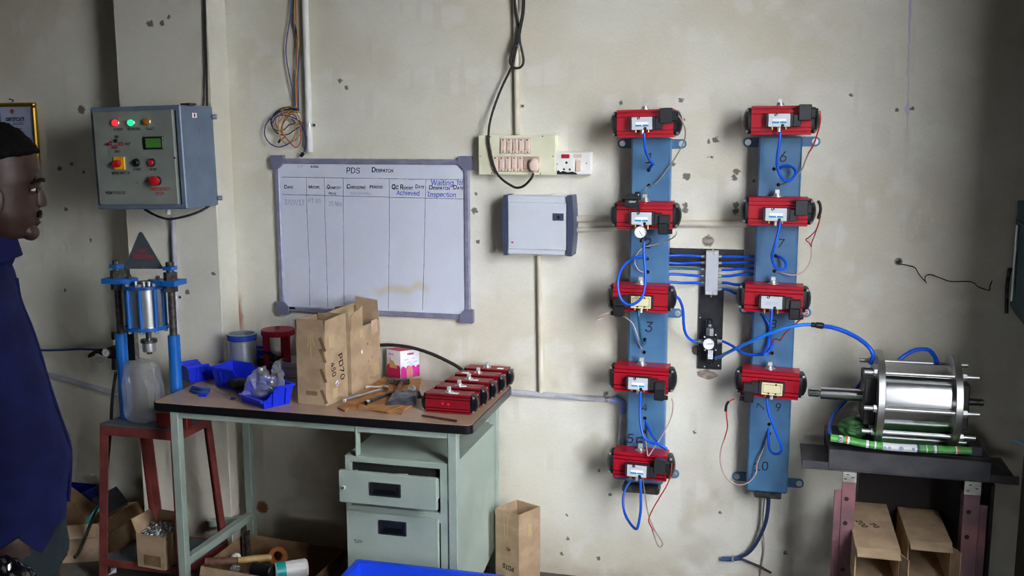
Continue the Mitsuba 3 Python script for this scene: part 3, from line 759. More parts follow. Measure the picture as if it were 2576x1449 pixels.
# small gauge on the hose of the second left actuator
def gauge(name, label, p, r, needle, body='black_plastic', group=None):
    t = thing(name, label, 'gauge', group)
    part(t, 'case', lathe([(0, .012), (r * .8, .012), (r, .008), (r, -.004), (r * .93, -.006), (r * .9, -.004), (0, -.004)], p, (0, 1, 0), 32), body)
    part(t, 'dial', cyl(p + (0, -.0035, 0), p + (0, -.0048, 0), r * .92, 32), 'label_white')
    d = np.array((math.sin(needle), 0, math.cos(needle)))
    part(t, 'needle', tube([p + (0, -.006, 0) - d * r * .3, p + (0, -.006, 0) + d * r * .72], .0007, 4, smooth=False), 'ink_black')
    for i in range(9):
        a = -2.3 + i * .575; d2 = np.array((math.sin(a), 0, math.cos(a)))
        part(t, 'tick', tube([p + (0, -.0049, 0) + d2 * r * .7, p + (0, -.0049, 0) + d2 * r * .84], .0005, 4, smooth=False), 'ink_black')
    return t
gp = Y(1611, 584, -.222)
g1 = gauge('pressure_gauge', 'small white-faced gauge hanging under the second actuator of the left post', gp, .0202, 2.6, 'zinc')
part(g1, 'elbow', tube([gp + (.012, .008, -.014), gp + (.008, .008, -.024), gp + (.006, .006, -.036)], .0075, 12), 'black_plastic')
part(g1, 'nut', hexnut(gp + (.006, .006, -.026), (0, 0, -1), .0085, .009), 'black_plastic')


# ---------------------------------------------------------------- hoses and wires of the posts
def hose(name, label, cat_, L, r, mt, group=None, n=8):
    P = [Y(*q) for q in L]; return solo(name, tube(P, r, n), mt, label, cat_, group, smooth=True)
HB = .0047
V = -.215
HS = [('blue air hose from the top left actuator into the post below it', [(1620, 335, V), (1621, 350, V), (1624, 378, -.2), (1632, 398, -.16), (1643, 412, -.14), (1640, 416, -.12), (1632, 428, -.085)], HB, 'hose_blue'),
      ('long blue air hose looping from the gauge down across the left post', [(1620, 607, -.218), (1620, 640, -.225), (1623, 680, -.232), (1623, 715, -.238), (1616, 745, -.243), (1600, 762, -.247), (1580, 766, -.247), (1562, 752, -.245), (1554, 720, -.238),
                                                     (1558, 690, -.22), (1572, 665, -.19), (1594, 650, -.15), (1615, 645, -.12), (1628, 651, -.085)], HB, 'hose_blue'),
      ('dark teal air hose under the beige valve of the left post', [(1606, 780, V), (1607, 800, V), (1609, 825, -.19), (1613, 850, -.15), (1618, 862, -.13), (1624, 862, -.11), (1625, 855, -.09)], HB, 'hose_teal'),
      ('blue air hose under the fourth left actuator bending out past the post edge', [(1611, 985, V), (1610, 1020, V), (1611, 1060, -.225), (1618, 1095, -.235), (1635, 1112, -.242), (1658, 1118, -.25), (1673, 1126, -.25), (1676, 1130, -.245), (1668, 1126, -.22), (1652, 1112, -.17), (1635, 1085, -.12), (1622, 1052, -.085)], HB, 'hose_blue'),
      ('blue air hose hanging in a loop below the bottom left actuator', [(1611, 1205, V), (1612, 1240, V), (1612, 1280, -.215), (1608, 1310, -.21), (1602, 1330, -.2), (1592, 1325, -.18), (1578, 1305, -.16), (1569, 1280, -.14), (1568, 1250, -.12), (1576, 1225, -.10), (1590, 1205, -.085)], HB, 'hose_blue'),
      ('blue air hose from the top right actuator curling round on the right post', [(1963, 332, V), (1961, 360, V), (1956, 390, -.21), (1955, 415, -.2), (1962, 440, -.19), (1975, 455, -.175), (1990, 452, -.16), (2001, 438, -.145), (1998, 424, -.13), (1982, 417, -.12), (1966, 420, -.11), (1955, 428, -.085)], HB, 'hose_blue'),
      ('blue air hose from the second right actuator curling above the hole', [(1963, 557, V), (1958, 585, V), (1948, 620, -.215), (1942, 645, -.2), (1948, 668, -.18), (1962, 678, -.165), (1975, 675, -.15), (1977, 662, -.135), (1968, 650, -.12), (1952, 644, -.085)], HB, 'hose_blue'),
      ('blue air hose under the third right actuator twisting down to the post hole', [(1942, 780, V), (1938, 820, V), (1933, 860, -.2), (1924, 885, -.18), (1916, 893, -.16), (1930, 888, -.15), (1941, 872, -.13), (1944, 862, -.11), (1941, 868, -.088)], HB, 'hose_blue'),
      ('blue air hose hanging in a loop under the bottom right actuator', [(1929, 1003, V), (1932, 1030, V), (1942, 1060, -.215), (1955, 1095, -.21), (1965, 1120, -.2), (1964, 1137, -.19), (1950, 1142, -.17), (1937, 1132, -.15), (1933, 1105, -.12), (1934, 1070, -.085)], HB, 'hose_blue')]
for lab, L, r, mt in HS: hose('air_hose', lab, 'hose', L, r, mt, 'blue air hoses')
WS = [('grey wire arching from the top left actuator down to the switch box', [(1706, 290, -.205), (1716, 305, -.2), (1724, 328, -.17), (1722, 352, -.14), (1710, 378, -.125), (1690, 410, -.115), (1668, 440, -.11), (1650, 460, -.105), (1636, 466, -.085)], .0022, 'wire_grey'),
      ('thin brown wire from the second left actuator curving over the blue post', [(1702, 583, -.215), (1699, 593, -.2), (1680, 605, -.16), (1650, 615, -.13), (1620, 622, -.12), (1602, 640, -.115), (1597, 660, -.112), (1605, 677, -.11), (1616, 684, -.105), (1628, 685, -.085)], .0018, 'wire_pink'),
      ('pink wire from the third left actuator crossing the post to a lower hole', [(1535, 787, -.2), (1520, 790, -.2), (1506, 797, -.19), (1500, 805, -.18), (1510, 802, -.17), (1535, 793, -.15), (1565, 795, -.13), (1590, 812, -.115), (1602, 840, -.112), (1608, 865, -.108), (1618, 884, -.085)], .0022, 'wire_pink'),
      ('pinkish wire from the fourth left actuator meeting the post above the lowest one', [(1690, 1003, -.215), (1693, 1015, -.21), (1691, 1040, -.2), (1680, 1070, -.19), (1660, 1105, -.18), (1643, 1130, -.185), (1631, 1147, -.19), (1628, 1135, -.18), (1624, 1105, -.12), (1621, 1085, -.085)], .0024, 'wire_pink'),
      ('twin red wire hanging from the bottom left actuator and ending in a grey loop', [(1690, 1165, -.215), (1688, 1190, -.215), (1678, 1220, -.2), (1660, 1250, -.18), (1640, 1285, -.15), (1632, 1310, -.13), (1643, 1335, -.12)], .0022, 'wire_red'),
      ('grey wire loop below the bottom left actuator', [(1617, 1205, -.1), (1622, 1240, -.1), (1630, 1290, -.1), (1645, 1330, -.105), (1662, 1357, -.11), (1667, 1370, -.115), (1660, 1376, -.12), (1652, 1365, -.12), (1640, 1332, -.12)], .0024, 'wire_grey'),
      ('orange-red wire from the top right actuator down to the hole of the post', [(2062, 278, -.2), (2064, 300, -.2), (2058, 330, -.18), (2046, 365, -.15), (2034, 385, -.13)], .0024, 'wire_red'),
      ('grey wire continuing the orange-red wire across the right post', [(2034, 385, -.13), (2026, 405, -.125), (2018, 425, -.12), (2006, 440, -.115), (1985, 458, -.11), (1970, 463, -.1), (1958, 466, -.085)], .0024, 'wire_grey'),
      ('red wire with black sleeve at the second right actuator, parting into a loop', [(2062, 545, -.2), (2060, 560, -.18), (2052, 580, -.15), (2036, 596, -.12), (2027, 603, -.11), (2036, 612, -.1), (2040, 620, -.1)], .0018, 'wire_red'),
      ('second red wire beside the looped one at the right post', [(2064, 545, -.2), (2058, 565, -.17), (2050, 590, -.13), (2042, 610, -.11), (2041, 622, -.1)], .0018, 'wire_red'),
      ('pinkish wire curving from the red loop into the right post', [(2040, 615, -.1), (2041, 640, -.1), (2035, 665, -.105), (2018, 685, -.11), (1995, 692, -.112), (1970, 688, -.105), (1950, 682, -.085)], .0024, 'wire_pink'),
      ('dark red wire from the third right actuator running down behind the long hose', [(2032, 788, -.2), (2018, 800, -.2), (1995, 820, -.19), (1975, 838, -.17), (1963, 855, -.15), (1955, 853, -.14), (1945, 856, -.13), (1938, 875, -.115), (1936, 890, -.1), (1942, 893, -.085)], .0023, 'wire_red'),
      ('red wire with black sleeve hanging left of the bottom right actuator', [(1848, 1003, -.2), (1835, 1010, -.2), (1828, 1025, -.19), (1828, 1050, -.18), (1830, 1075, -.16), (1822, 1105, -.13)], .0022, 'wire_red'),
      ('pink wire sweeping from the red wire round to the lower right post', [(1822, 1105, -.13), (1814, 1130, -.11), (1812, 1160, -.1), (1820, 1190, -.1), (1838, 1212, -.105), (1862, 1220, -.11), (1885, 1212, -.115), (1902, 1190, -.118), (1905, 1165, -.116), (1920, 1130, -.112), (1930, 1095, -.085)], .0024, 'wire_pink')]
for lab, L, r, mt in WS: hose('wire', lab, 'wire', L, r, mt, 'wires of the test posts', 6)
solo('wire_sleeve', tube([Y(*q) for q in ((2058, 505, -.2), (2063, 515, -.2), (2064, 530, -.2), (2058, 550, -.195))], .0045, 8), 'black_rubber', 'black sleeve bending at the end of the second right actuator', 'sleeve')
solo('wire_sleeve', tube([Y(*q) for q in ((1833, 1010, -.2), (1827, 1020, -.195), (1825, 1034, -.19))], .0042, 8), 'black_rubber', 'black sleeve on the red wire left of the bottom right actuator', 'sleeve')

# ---------------------------------------------------------------- manifold, plates, regulator
def ZM(a, b, y): return Y(1680 + a / 4.026, 600 + b / 4.026, y)
mat('plate_black', mottled('#1e2025', '#2c2e33', 18), .35, .1)
p, q = ZM(0, 95, -.006), ZM(765, 300, -.006)
t = thing('level_plate', 'wide black steel plate on the wall between the posts behind the air manifold', 'plate')
part(t, 'plate', bx(PL[1] - .02, q[0], -.006, 0, q[2], p[2], .001), 'plate_black')
for a, b in ((40, 130), (20, 210)): part(t, 'bolt', hexnut(ZM(a, b, -.006), (0, -1, 0), .007, .006), 'dark_steel')
p, q = ZM(335, 300, -.006), ZM(542, 1325, -.006)
t = thing('upright_plate', 'tall narrow black steel plate on the wall carrying the air regulator', 'plate')
part(t, 'plate', bx(p[0], q[0], -.0135, 0, q[2], ZM(0, 480, -.006)[2], .001), 'plate_black')
for a, b in ((372, 1297), (514, 1288), (328, 800)): part(t, 'screw', cyl(ZM(a, b, -.0135), ZM(a, b, -.016), .0028, 10), 'zinc')
t = thing('air_manifold', 'silver manifold block with brass-nickel fittings on both sides between the posts', 'manifold')
YM = -.046
p, q = ZM(384, 126, YM), ZM(500, 575, YM)
part(t, 'block', bx(p[0] + .001, q[0], YM, -.014, q[2], p[2], .0012), mat('block_alloy', '#bfc3cc', .42, .3))
for a, b in ((404, 150), (480, 148), (394, 550), (470, 552)): part(t, 'bolt', cyl(ZM(a, b, YM), ZM(a, b, YM - .004), .0058, 16, ch=.0008), 'steel')
part(t, 'plug', cyl(ZM(455, 126, -.03), ZM(455, 104, -.03), .0042, 12), 'brass'); part(t, 'plug', cyl(ZM(438, 575, -.03), ZM(438, 594, -.03), .0038, 12), 'brass')
LL, RR = [182, 244, 312, 380, 448], [182, 248, 318, 382, 448, 515]
for i, b in enumerate(LL):
    part(t, 'fitting', cat(hexnut(ZM(384, b, -.03), (-1, 0, 0), .0072, .006), cyl(ZM(370, b, -.03), ZM(338, b, -.03), .0056, 14, ch=.001)), 'zinc')
for i, b in enumerate(RR):
    part(t, 'fitting', cat(hexnut(ZM(500, b, -.03), (1, 0, 0), .0072, .006), cyl(ZM(514, b, -.03), ZM(548, b, -.03), .0056, 14, ch=.001)), 'zinc')
LE = [178, 245, 305, 365, 440]; sag = [-8, 8, -6, -6, 6]
for i in range(5):
    P = [ZM(342, LL[i], -.03), ZM(260, LL[i] + sag[i] * .5 - 2, -.034), ZM(150, LL[i] * .5 + LE[i] * .5 + sag[i], -.038), ZM(60, LE[i] + sag[i] * .6, -.045), ZM(-14, LE[i], -.052)]
    solo('manifold_hose', tube(P, HB, 8), 'hose_teal' if i == 2 else 'hose_blue', ('topmost', 'second', 'third, teal,', 'fourth', 'lowest')[i] + ' of the short hoses from the manifold to the left post', 'hose', 'short hoses of the air manifold', smooth=True)
RE = [182, 245, 302, 362, 470, 560]; sg_ = [4, -6, -6, -10, 6, -6]
for i in range(6):
    if i < 4: P = [ZM(544, RR[i], -.03), ZM(640, RR[i] + sg_[i] * .4, -.034), ZM(760, (RR[i] + RE[i]) / 2 + sg_[i], -.04), ZM(845, RE[i], -.05), ZM(900, RE[i], -.055)]
    else: P = [ZM(544, RR[i], -.03), ZM(600, RR[i] + 2, -.034), ZM(680, RR[i] + (18, 40)[i - 4], -.04), ZM(790, RR[i] + (22, 80)[i - 4], -.05), ZM(895, RR[i] + (20, 100)[i - 4], -.055)]
    solo('manifold_hose', tube(P, HB, 8), 'hose_blue', ('topmost', 'second', 'third', 'fourth', 'fifth', 'lowest')[i] + ' of the short blue hoses from the manifold to the right post', 'hose', 'short hoses of the air manifold', smooth=True)

t = thing('air_regulator', 'black air filter regulator with a round gauge on the tall black plate', 'regulator')
YR = -.05
part(t, 'knob', cyl(ZM(420, 865, YR), ZM(420, 820, YR), .011, 20, ch=.002), 'black_plastic')
part(t, 'stem', cyl(ZM(424, 890, YR), ZM(424, 862, YR), .006, 14), 'zinc')
part(t, 'bonnet', cyl(ZM(426, 985, YR), ZM(426, 905, YR), .0145, 6, ch=.002), 'zinc')
a, b = ZM(360, 975, YR), ZM(500, 1130, YR)
part(t, 'body', bx(a[0], b[0], -.072, -.013, b[2], a[2], .004), 'black_plastic')
for aa, bb in ((372, 998), (485, 976), (378, 1130), (486, 1130)): part(t, 'screw', cyl(ZM(aa, bb, -.071), ZM(aa, bb, -.075), .003, 10), 'zinc')
part(t, 'bowl', lathe([(0, 0), (.010, 0), (.0145, .004), (.0165, .03), (0, .03)], ZM(435, 1245, YR), (0, 0, 1), 20), 'black_plastic')
part(t, 'drain', cyl(ZM(440, 1250, YR), ZM(440, 1275, YR), .006, 12), 'black_plastic')
l0, l1 = ZM(407, 1128, -.068), ZM(455, 1222, -.068)
part(t, 'label', bx(l0[0], l1[0], -.071, -.05, l1[2], l0[2], .0005), 'label_white', label='white printed label')
for i in range(5): part(t, 'printed_line', bx(l0[0] + .002, l1[0] - .002, -.0715, -.0705, l0[2] - .004 - i * .0058, l0[2] - .0025 - i * .0058), 'ink_faint')
for x0, x1 in ((355, 312), (500, 548)): part(t, 'fitting', cat(cyl(ZM(x0, 1042, YR), ZM(x1, 1042, YR), .0068, 14), hexnut(ZM(x0, 1042, YR), (np.sign(x1 - x0), 0, 0), .0095, .006)), 'zinc')
gp = ZM(415, 1066, -.086)
part(t, 'gauge_stem', cyl(gp + (0, .002, 0), gp + (0, .02, 0), .006, 12), 'brass')
gauge('pressure_gauge', 'chrome-rimmed gauge on the regulator of the black plate', gp, .0205, 1.4, 'chrome')
hose('air_hose', 'blue air hose dropping from the third left actuator to the regulator', 'hose', [(1700, 745, -.15), (1710, 755, -.14), (1718, 780, -.11), (1720, 815, -.09), (1725, 840, -.075), (1738, 855, -.06), (1752, 859.5, -.052), (1760, 859.5, -.05)], HB, 'hose_blue', 'blue air hoses')
hose('air_hose', 'blue air hose from the regulator crossing under the long hose to the right post', 'hose', [(1813, 859, -.05), (1822, 860, -.055), (1842, 870, -.08), (1862, 884, -.11), (1885, 892, -.125), (1912, 891, -.135), (1930, 878, -.13), (1937, 850, -.12), (1935, 820, -.11), (1925, 800, -.105), (1915, 790, -.1)], HB, 'hose_blue', 'blue air hoses')
t = thing('long_hose', 'long bright blue hose running from the black plate over to the big steel cylinder', 'hose')
LHP = [(1800, 901, -.075), (1815, 895, -.11), (1835, 885, -.17), (1870, 868, -.22), (1925, 843, -.26), (1975, 825, -.275), (2020, 817, -.28), (2050, 817, -.28)]
part(t, 'hose', tube([Y(*q) for q in LHP], .0055, 10), mat('hose_bright', '#1c7cf0', .25))
part(t, 'connector', cat(cyl(Y(2040, 817, -.28), Y(2052, 817.5, -.28), .0078, 14, ch=.002), cyl(Y(2052, 817.5, -.28), Y(2072, 820, -.28), .0098, 14, ch=.002)), 'black_plastic')
part(t, 'hose', tube([Y(*q) for q in ((2068, 820, -.28), (2095, 824, -.285), (2130, 836, -.29), (2165, 855, -.3), (2188, 876, -.31), (2196, 894, -.31), (2190, 915, -.3))], .0068, 10), 'hose_blue', label='thicker darker blue length')
q = Y(1802, 898, -.078); part(t, 'tail', tube([q, Y(1812, 899, -.1), Y(1826, 889, -.13)], .0052, 8), 'hose_blue')

# black hose with a Y piece leaving the right post
t = thing('drain_hose', 'dark hose hanging from the right post and ending in a Y-shaped blue piece', 'hose')
part(t, 'hose', tube([Y(*q) for q in ((1932, 1232, -.07), (1933, 1265, -.06), (1928, 1305, -.05), (1918, 1335, -.04), (1900, 1370, -.03), (1880, 1392, -.025), (1855, 1403, -.02))], .0068, 8), mat('hose_navy', '#28365c', .4))
part(t, 'tail', tube([Y(*q) for q in ((1862, 1404, -.02), (1835, 1406, -.018), (1816, 1406, -.018))], .0085, 10), mat('tape_navy', '#2b4a78', .4))
part(t, 'branch', tube([Y(*q) for q in ((1855, 1402, -.02), (1880, 1412, -.018), (1910, 1425, -.016), (1940, 1441, -.014))], .0042, 8), 'black_rubber')
part(t, 'tie', tube([Y(1843, 1398, -.03), Y(1843, 1414, -.03)], .004, 8, smooth=False), 'wire_grey')
hose('wire', 'thin grey cable trailing straight down the wall below the right post', 'wire', [(1925, 1235, -.05), (1920, 1290, -.03), (1919, 1330, -.02), (1922, 1380, -.012), (1915, 1430, -.01), (1908, 1470, -.01)], .0022, 'wire_grey', None, 6)

# holes and patches in the plaster
mat('patch_grey', mottled('#a89c90', '#8b7f74', 90), .95, spec=.1)
def patch(px, py, w, h, seed, mt, label, name='plaster_patch', d=.003):
    r = np.random.default_rng(seed); q = Y(px, py, 0); k = mpp(q); n = 16
    P = [(w * k * (.8 + .35 * r.random()) * math.cos(a), h * k * (.75 + .4 * r.random()) * math.sin(a)) for a in np.arange(n) * 2 * np.pi / n]
    return solo(name, prism(P, d, Mf(q + (0, .001, 0), (1, 0, 0), (0, 0, 1), (0, -1, 0))), mt, label, 'plaster patch', smooth=False)
patch(1754, 881, 14, 14, 3, mat('patch_brown', '#76685c', .95, spec=.1), 'brown round patch on the wall left of the regulator')
patch(1779, 942, 25, 12, 5, 'patch_grey', 'rough grey mortar patch below the tall black plate')
patch(1781, 606, 14, 6, 6, 'patch_grey', 'small grey mortar patch above the black level plate')
t = thing('wall_wire', 'thin dark wire sticking out of a hole in the dim right part of the wall', 'wire')
part(t, 'hole', lathe([(.0095, 0), (.0125, .0005), (.0135, .0015), (.010, .002), (.0085, .0005), (0, .0004)], Y(2260, 658, 0), (0, -1, 0), 18), 'patch_grey')
part(t, 'dark_inside', cyl(Y(2260, 658, 0), Y(2260, 658, -.0012), .0088, 16), 'black_rubber')  # black disc painted as the shade inside the hole
part(t, 'wire', tube([Y(*q) for q in ((2263, 664, -.002), (2285, 668, -.01), (2302, 674, -.014), (2312, 690, -.016), (2331, 712, -.016))], .0016, 6), 'black_rubber')
part(t, 'wire', tube([Y(*q) for q in ((2327, 706, -.016), (2328, 695, -.018), (2340, 691, -.018), (2362, 698, -.018), (2392, 708, -.018), (2442, 709, -.018), (2462, 722, -.016), (2488, 730, -.014), (2490, 720, -.014), (2496, 706, -.014))], .0016, 6), 'black_rubber')
# ---------------------------------------------------------------- desk
ZD = .75
DX0, DX1, DY0, DY1 = -2.066, -.897, -.595, -.062
t = desk = thing('desk', 'pale green steel desk with a tan laminate top under the whiteboard', 'desk')
outer = sbox(DX0, DY0, DX1, DY1).buffer(-.025).buffer(.025, quad_segs=6)
part(t, 'desktop', prism(outer.buffer(-.004), .026, Mt(0, 0, ZD - .026)), 'desk_top')
part(t, 'edge_band', prism(outer.difference(outer.buffer(-.006)), .028, Mt(0, 0, ZD - .029)), 'desk_edge', label='black rubber edge')
FLx = Y(444, 1060, -.565)[0]; FRx = Y(1141, 1140, -.565)[0]; RLx = Y(626, 1150, -.1)[0]; RRx = Y(1243, 1150, -.095)[0]
lw = .032
def leg(x, y, z0=0., z1=ZD - .03, w=lw): return bx(x - w / 2, x + w / 2, y - w / 2, y + w / 2, z0, z1, .003)
for x, y in ((FLx, -.565), (FRx, -.565), (RLx, -.1), (RRx, -.095)): part(t, 'leg', leg(x, y), 'desk_green')
for y, xa, xb in ((-.565, FLx, FRx), (-.1, RLx, RRx)): part(t, 'rail', bx(xa, xb, y - .012, y + .012, ZD - .055, ZD - .029, .002), 'desk_green')
for xa, xb in ((FLx, RLx), (FRx, RRx)): part(t, 'rail', beam((xa, -.565, ZD - .042), (xb, -.1, ZD - .042), .024, .026), 'desk_green')
q0, q1 = Y(470, 1400, -.565), Y(620, 1300, -.1)
part(t, 'stretcher', beam((FLx, -.56, .155), (RLx, -.1, .155), .03, .03), 'desk_green')
part(t, 'stretcher', beam((RLx - .16, -.17, .13), (RLx, -.1, .14), .03, .03), 'desk_green')
YC = -.575
zc = Y(868, 1145, YC)[2]; xc0, xc1 = Y(868, 1200, YC)[0], Y(1127, 1200, YC)[0]
zb = .10
part(t, 'cabinet', cat(bx(xc0, xc0 + .012, YC, -.09, zb, zc, .002), bx(xc1 - .012, xc1, YC, -.09, zb, zc, .002), bx(xc0, xc1, YC, -.09, zc - .022, zc, .003), bx(xc0, xc1, -.1, -.09, zb, zc), bx(xc0, xc1, YC, -.09, zb, zb + .012),
                       bx(xc0, xc0 + .02, YC, YC + .02, zb, zc, .002), bx(Y(1107, 1300, YC)[0], xc1, YC, YC + .02, zb, zc, .002), bx(xc0, xc1, YC, YC + .018, Y(990, 1306, YC)[2], Y(990, 1280, YC)[2], .002)), 'desk_green')
part(t, 'post', bx(Y(870, 0, YC)[0], Y(894, 1100, YC)[0], -.58, -.55, zc, ZD - .03, .002), 'desk_green')
sp = [(xc1 + .004, -.565, Z(1160, 1440, 0)[2] + .06), (RRx - .02, -.095, .1), (RRx - .02, -.095, zc), (xc1 + .004, -.565, zc)]
xs = FRx + .004
part(t, 'side_panel', slab([(xs, -.56, .03), (RRx, -.1, .13), (RRx, -.1, zc), (xs, -.56, zc)], .004), 'desk_green')
part(t, 'side_shelf', slab([(xc1 - .012, YC + .01, zc - .004), (FRx, -.56, zc - .004), (RRx, -.1, zc - .004), (xc1 - .012, -.1, zc - .004)], .004, (0, 0, 1)), 'desk_green')
# open drawer
yd = -.655
d = part(t, 'drawer', bx(Y(850, 1180, yd)[0], Y(1098, 1215, yd)[0], yd, yd + .018, Y(975, 1275, yd)[2], Y(975, 1194, yd)[2], .003), 'desk_green')
dz0, dz1 = Y(975, 1275, yd)[2], Y(975, 1194, yd)[2]
dx0, dx1 = Y(850, 1180, yd)[0], Y(1098, 1215, yd)[0]
part(d, 'tray', cat(bx(dx0 + .02, dx0 + .026, yd + .018, -.15, dz0 + .012, dz1 - .03), bx(dx1 - .026, dx1 - .02, yd + .018, -.15, dz0 + .012, dz1 - .03), bx(dx0 + .02, dx1 - .02, yd + .018, -.15, dz0 + .012, dz0 + .02)), 'desk_green')
def handle(par, px0, py0, px1, py1, y):
    a, b = Y(px0, py0, y), Y(px1, py1, y); a[2], b[2] = max(a[2], b[2]), min(a[2], b[2]); w, h = b[0] - a[0], a[2] - b[2]
    m = bx(a[0], b[0], y - .006, y + .002, b[2], a[2], .0015)
    m = cut(m, bx(a[0] + w * .09, b[0] - w * .09, y - .02, y - .001, b[2] + h * .16, a[2] - h * .14))
    k = part(par, 'handle', m, 'black_plastic')
    part(k, 'grip', hull([(a[0] + w * .1, y - .001, b[2] + h * .17), (b[0] - w * .1, y - .001, b[2] + h * .17), (a[0] + w * .2, y - .002, b[2] + h * .5), (b[0] - w * .2, y - .002, b[2] + h * .5), (a[0] + w * .1, y - .005, b[2] + h * .17), (b[0] - w * .1, y - .005, b[2] + h * .17)]), 'black_gloss')
handle(d, 931, 1212, 1009, 1252, yd)
part(d, 'lock', cyl(Y(865, 1226, yd), Y(865, 1226, yd - .004), .006, 14), 'zinc')
part(d, 'key', tf(bx(-.003, .003, -.012, 0, -.001, .001), Mt(*Y(865, 1226, yd - .004)) @ Mr('y', 40)), 'dark_steel')
part(t, 'dark_inside', bx(xc0 + .02, xc1 - .02, YC + .02, YC + .024, dz0 - .01, zc - .025), 'painted_gap_shade', label='dark sheet painted as the shade behind the pulled-out drawer')  # dark sheet stands for shade inside the cabinet
k = part(t, 'door', bx(Y(874, 1300, YC)[0], Y(1105, 1310, YC)[0], YC - .012, YC + .004, zb + .02, Y(990, 1292, YC)[2], .003), 'desk_green')
handle(k, 954, 1307, 1023, 1349, YC - .012)
part(k, 'scratch', text('Tooo', .012, Y(901, 1361, YC - .012), roll=8, w=.03), 'ink_black', smooth=False)
solo('drawer_papers', slab([(dx0 + .12, yd + .03, dz1 - .036), (dx0 + .22, yd + .02, dz1 - .03), (dx0 + .2, yd + .14, dz1 - .035), (dx0 + .1, yd + .14, dz1 - .04)], .004, (0, 0, 1)), 'paper', 'grey papers lying in the open desk drawer', 'papers')

zt = ZD + .0005

# ---------------------------------------------------------------- cardboard boxes
def carton(name, label, A, B, C, h, z0, flaps=(), th=.004, top='open', group=None, mats=('card_brown', 'card_dark', 'card_inner'), marks=True, seam=True):
    """Open carton: near corner A, left corner B, right corner C on the plane z0 (plan points); flaps per side stand up by their height."""
    t = thing(name, label, 'box', group)
    A, B, C = (np.array((p[0], p[1], z0)) for p in (A, B, C)); D = B + C - A
    up = np.array((0, 0, h)); sides = {'left': (A, B), 'right': (C, A), 'back_left': (B, D), 'back_right': (D, C)}; cen = (A + D) / 2
    for n, (p, q) in sides.items():
        nrm = np.cross(q - p, (0, 0, 1)); nrm /= np.linalg.norm(nrm)
        if nrm @ (cen - p) < 0: nrm = -nrm
        part(t, 'side', slab([p, q, q + up, p + up], th, nrm), mats[0])
    part(t, 'bottom', slab([A, B, D, C], th, (0, 0, 1)), mats[0])
    for n, fh, lean in flaps:
        p, q = sides[n]; u = (q - p) / np.linalg.norm(q - p); nrm = np.cross(q - p, (0, 0, 1)); nrm /= np.linalg.norm(nrm)
        if nrm @ (cen - p) > 0: nrm = -nrm
        a, b = p + up + u * .002, q + up - u * .002
        fa, fb = (fh, fh) if np.isscalar(fh) else fh
        tip = nrm * lean
        part(t, 'flap', slab([a, b, b + (0, 0, fb) + tip * fb - u * .003, a + (0, 0, fa) + tip * fa + u * .003], th * .8, -nrm), mats[0])
    return t, A, B, C


def on_side(A, B, u, z, out=.0006):
    """Frame on the upright side from A to B: x along it, y up, z outwards; u in 0..1, z metres up."""
    d = (B - A) / np.linalg.norm(B - A); n = np.cross(d, (0, 0, 1))
    return Mf(A + (B - A) * u + np.array((0, 0, z)) + n * out, d, (0, 0, 1), n)


def flat(w, h, M, t=.0006): return tf(bx(-w / 2, w / 2, -h / 2, h / 2, 0, t), M)
def scrawl(s, h, M, bold=False, w=None):
    m = meshkit.text_mesh(s, h, .0006, bold); b = m.bounds; m.apply_translation((-(b[0][0] + b[1][0]) / 2, -h / 2, 0))
    if w: m.apply_scale([w / (b[1][0] - b[0][0]), 1, 1])
    return tf(m, M)


A, B, C = Z(821, 1022, zt), Z(750, 1014, zt), Z(876, 999, zt)
hA = Y(809, 850, A[1])[2] - zt; fA = Y(806, 806, A[1])[2] - zt - hA
t, A1, B1, C1 = carton('cardboard_box', 'tall open cardboard box on the desk marked PD70, nearest the front', A, B, C, hA, zt, [('left', fA, .02), ('right', (fA * 1.12, fA * .96), .03), ('back_left', fA * .9, .1), ('back_right', fA, -.1)])
mk = 'ink_black'
M0 = on_side(A1, C1, .5, 0)
part(t, 'lettering', scrawl('PD70', .024, on_side(A1, C1, .72, hA * .50) @ Mr('z', -82), w=.095), mk, smooth=False)
part(t, 'lettering', scrawl('450', .022, on_side(A1, C1, .36, hA * .50) @ Mr('z', -82), w=.05), mk, smooth=False)
k = part(t, 'sticker', flat(.016, .016, on_side(A1, C1, .5, hA * .28) @ Mr('z', 30)), 'paper'); part(k, 'printed_mark', flat(.011, .004, on_side(A1, C1, .5, hA * .27, .0014) @ Mr('z', 35)), 'ink_blue')
part(t, 'tape', flat(.035, .045, on_side(A1, C1, .3, hA * .92)), 'tape_clear'); part(t, 'tape', flat(.03, .035, on_side(A1, C1, .4, .035)), 'tape_clear')
for i, (u, z, h_) in enumerate(((.45, .95, .05), (.52, .86, .09), (.6, .97, .05))): part(t, 'tape', flat(.006, h_, on_side(B1, A1, u, hA * z) @ Mr('z', 8 * i - 8)), 'tape_clear')
for z in (.93, .76, .46, .14): part(t, 'stain', flat(.012, .05, on_side(B1, A1, .93, hA * z * .97) @ Mr('z', 22)), 'card_dark')
part(t, 'stain', flat(.045, .015, on_side(B1, A1, .5, hA * .17)), 'card_dark')
A, C = Z(885, 993, zt), Z(958, 954, zt)
u = (C - A) / np.linalg.norm(C - A); pn = np.array((-u[1], u[0], 0)); B = A + pn * .10 - u * .0
hB = Y(886, 834, A[1])[2] - zt; fB = Y(886, 790, A[1])[2] - zt - hB
t, A2, B2, C2 = carton('cardboard_box', 'tall open cardboard box on the desk behind the one marked PD70, its rear flap raised', A, B, C, hB, zt, [('left', fB, .03), ('back_right', (fB * 1.35, fB * 1.2), -.05), ('back_left', fB * .95, .05)])
up = np.array((0, 0, hB)); uu = u
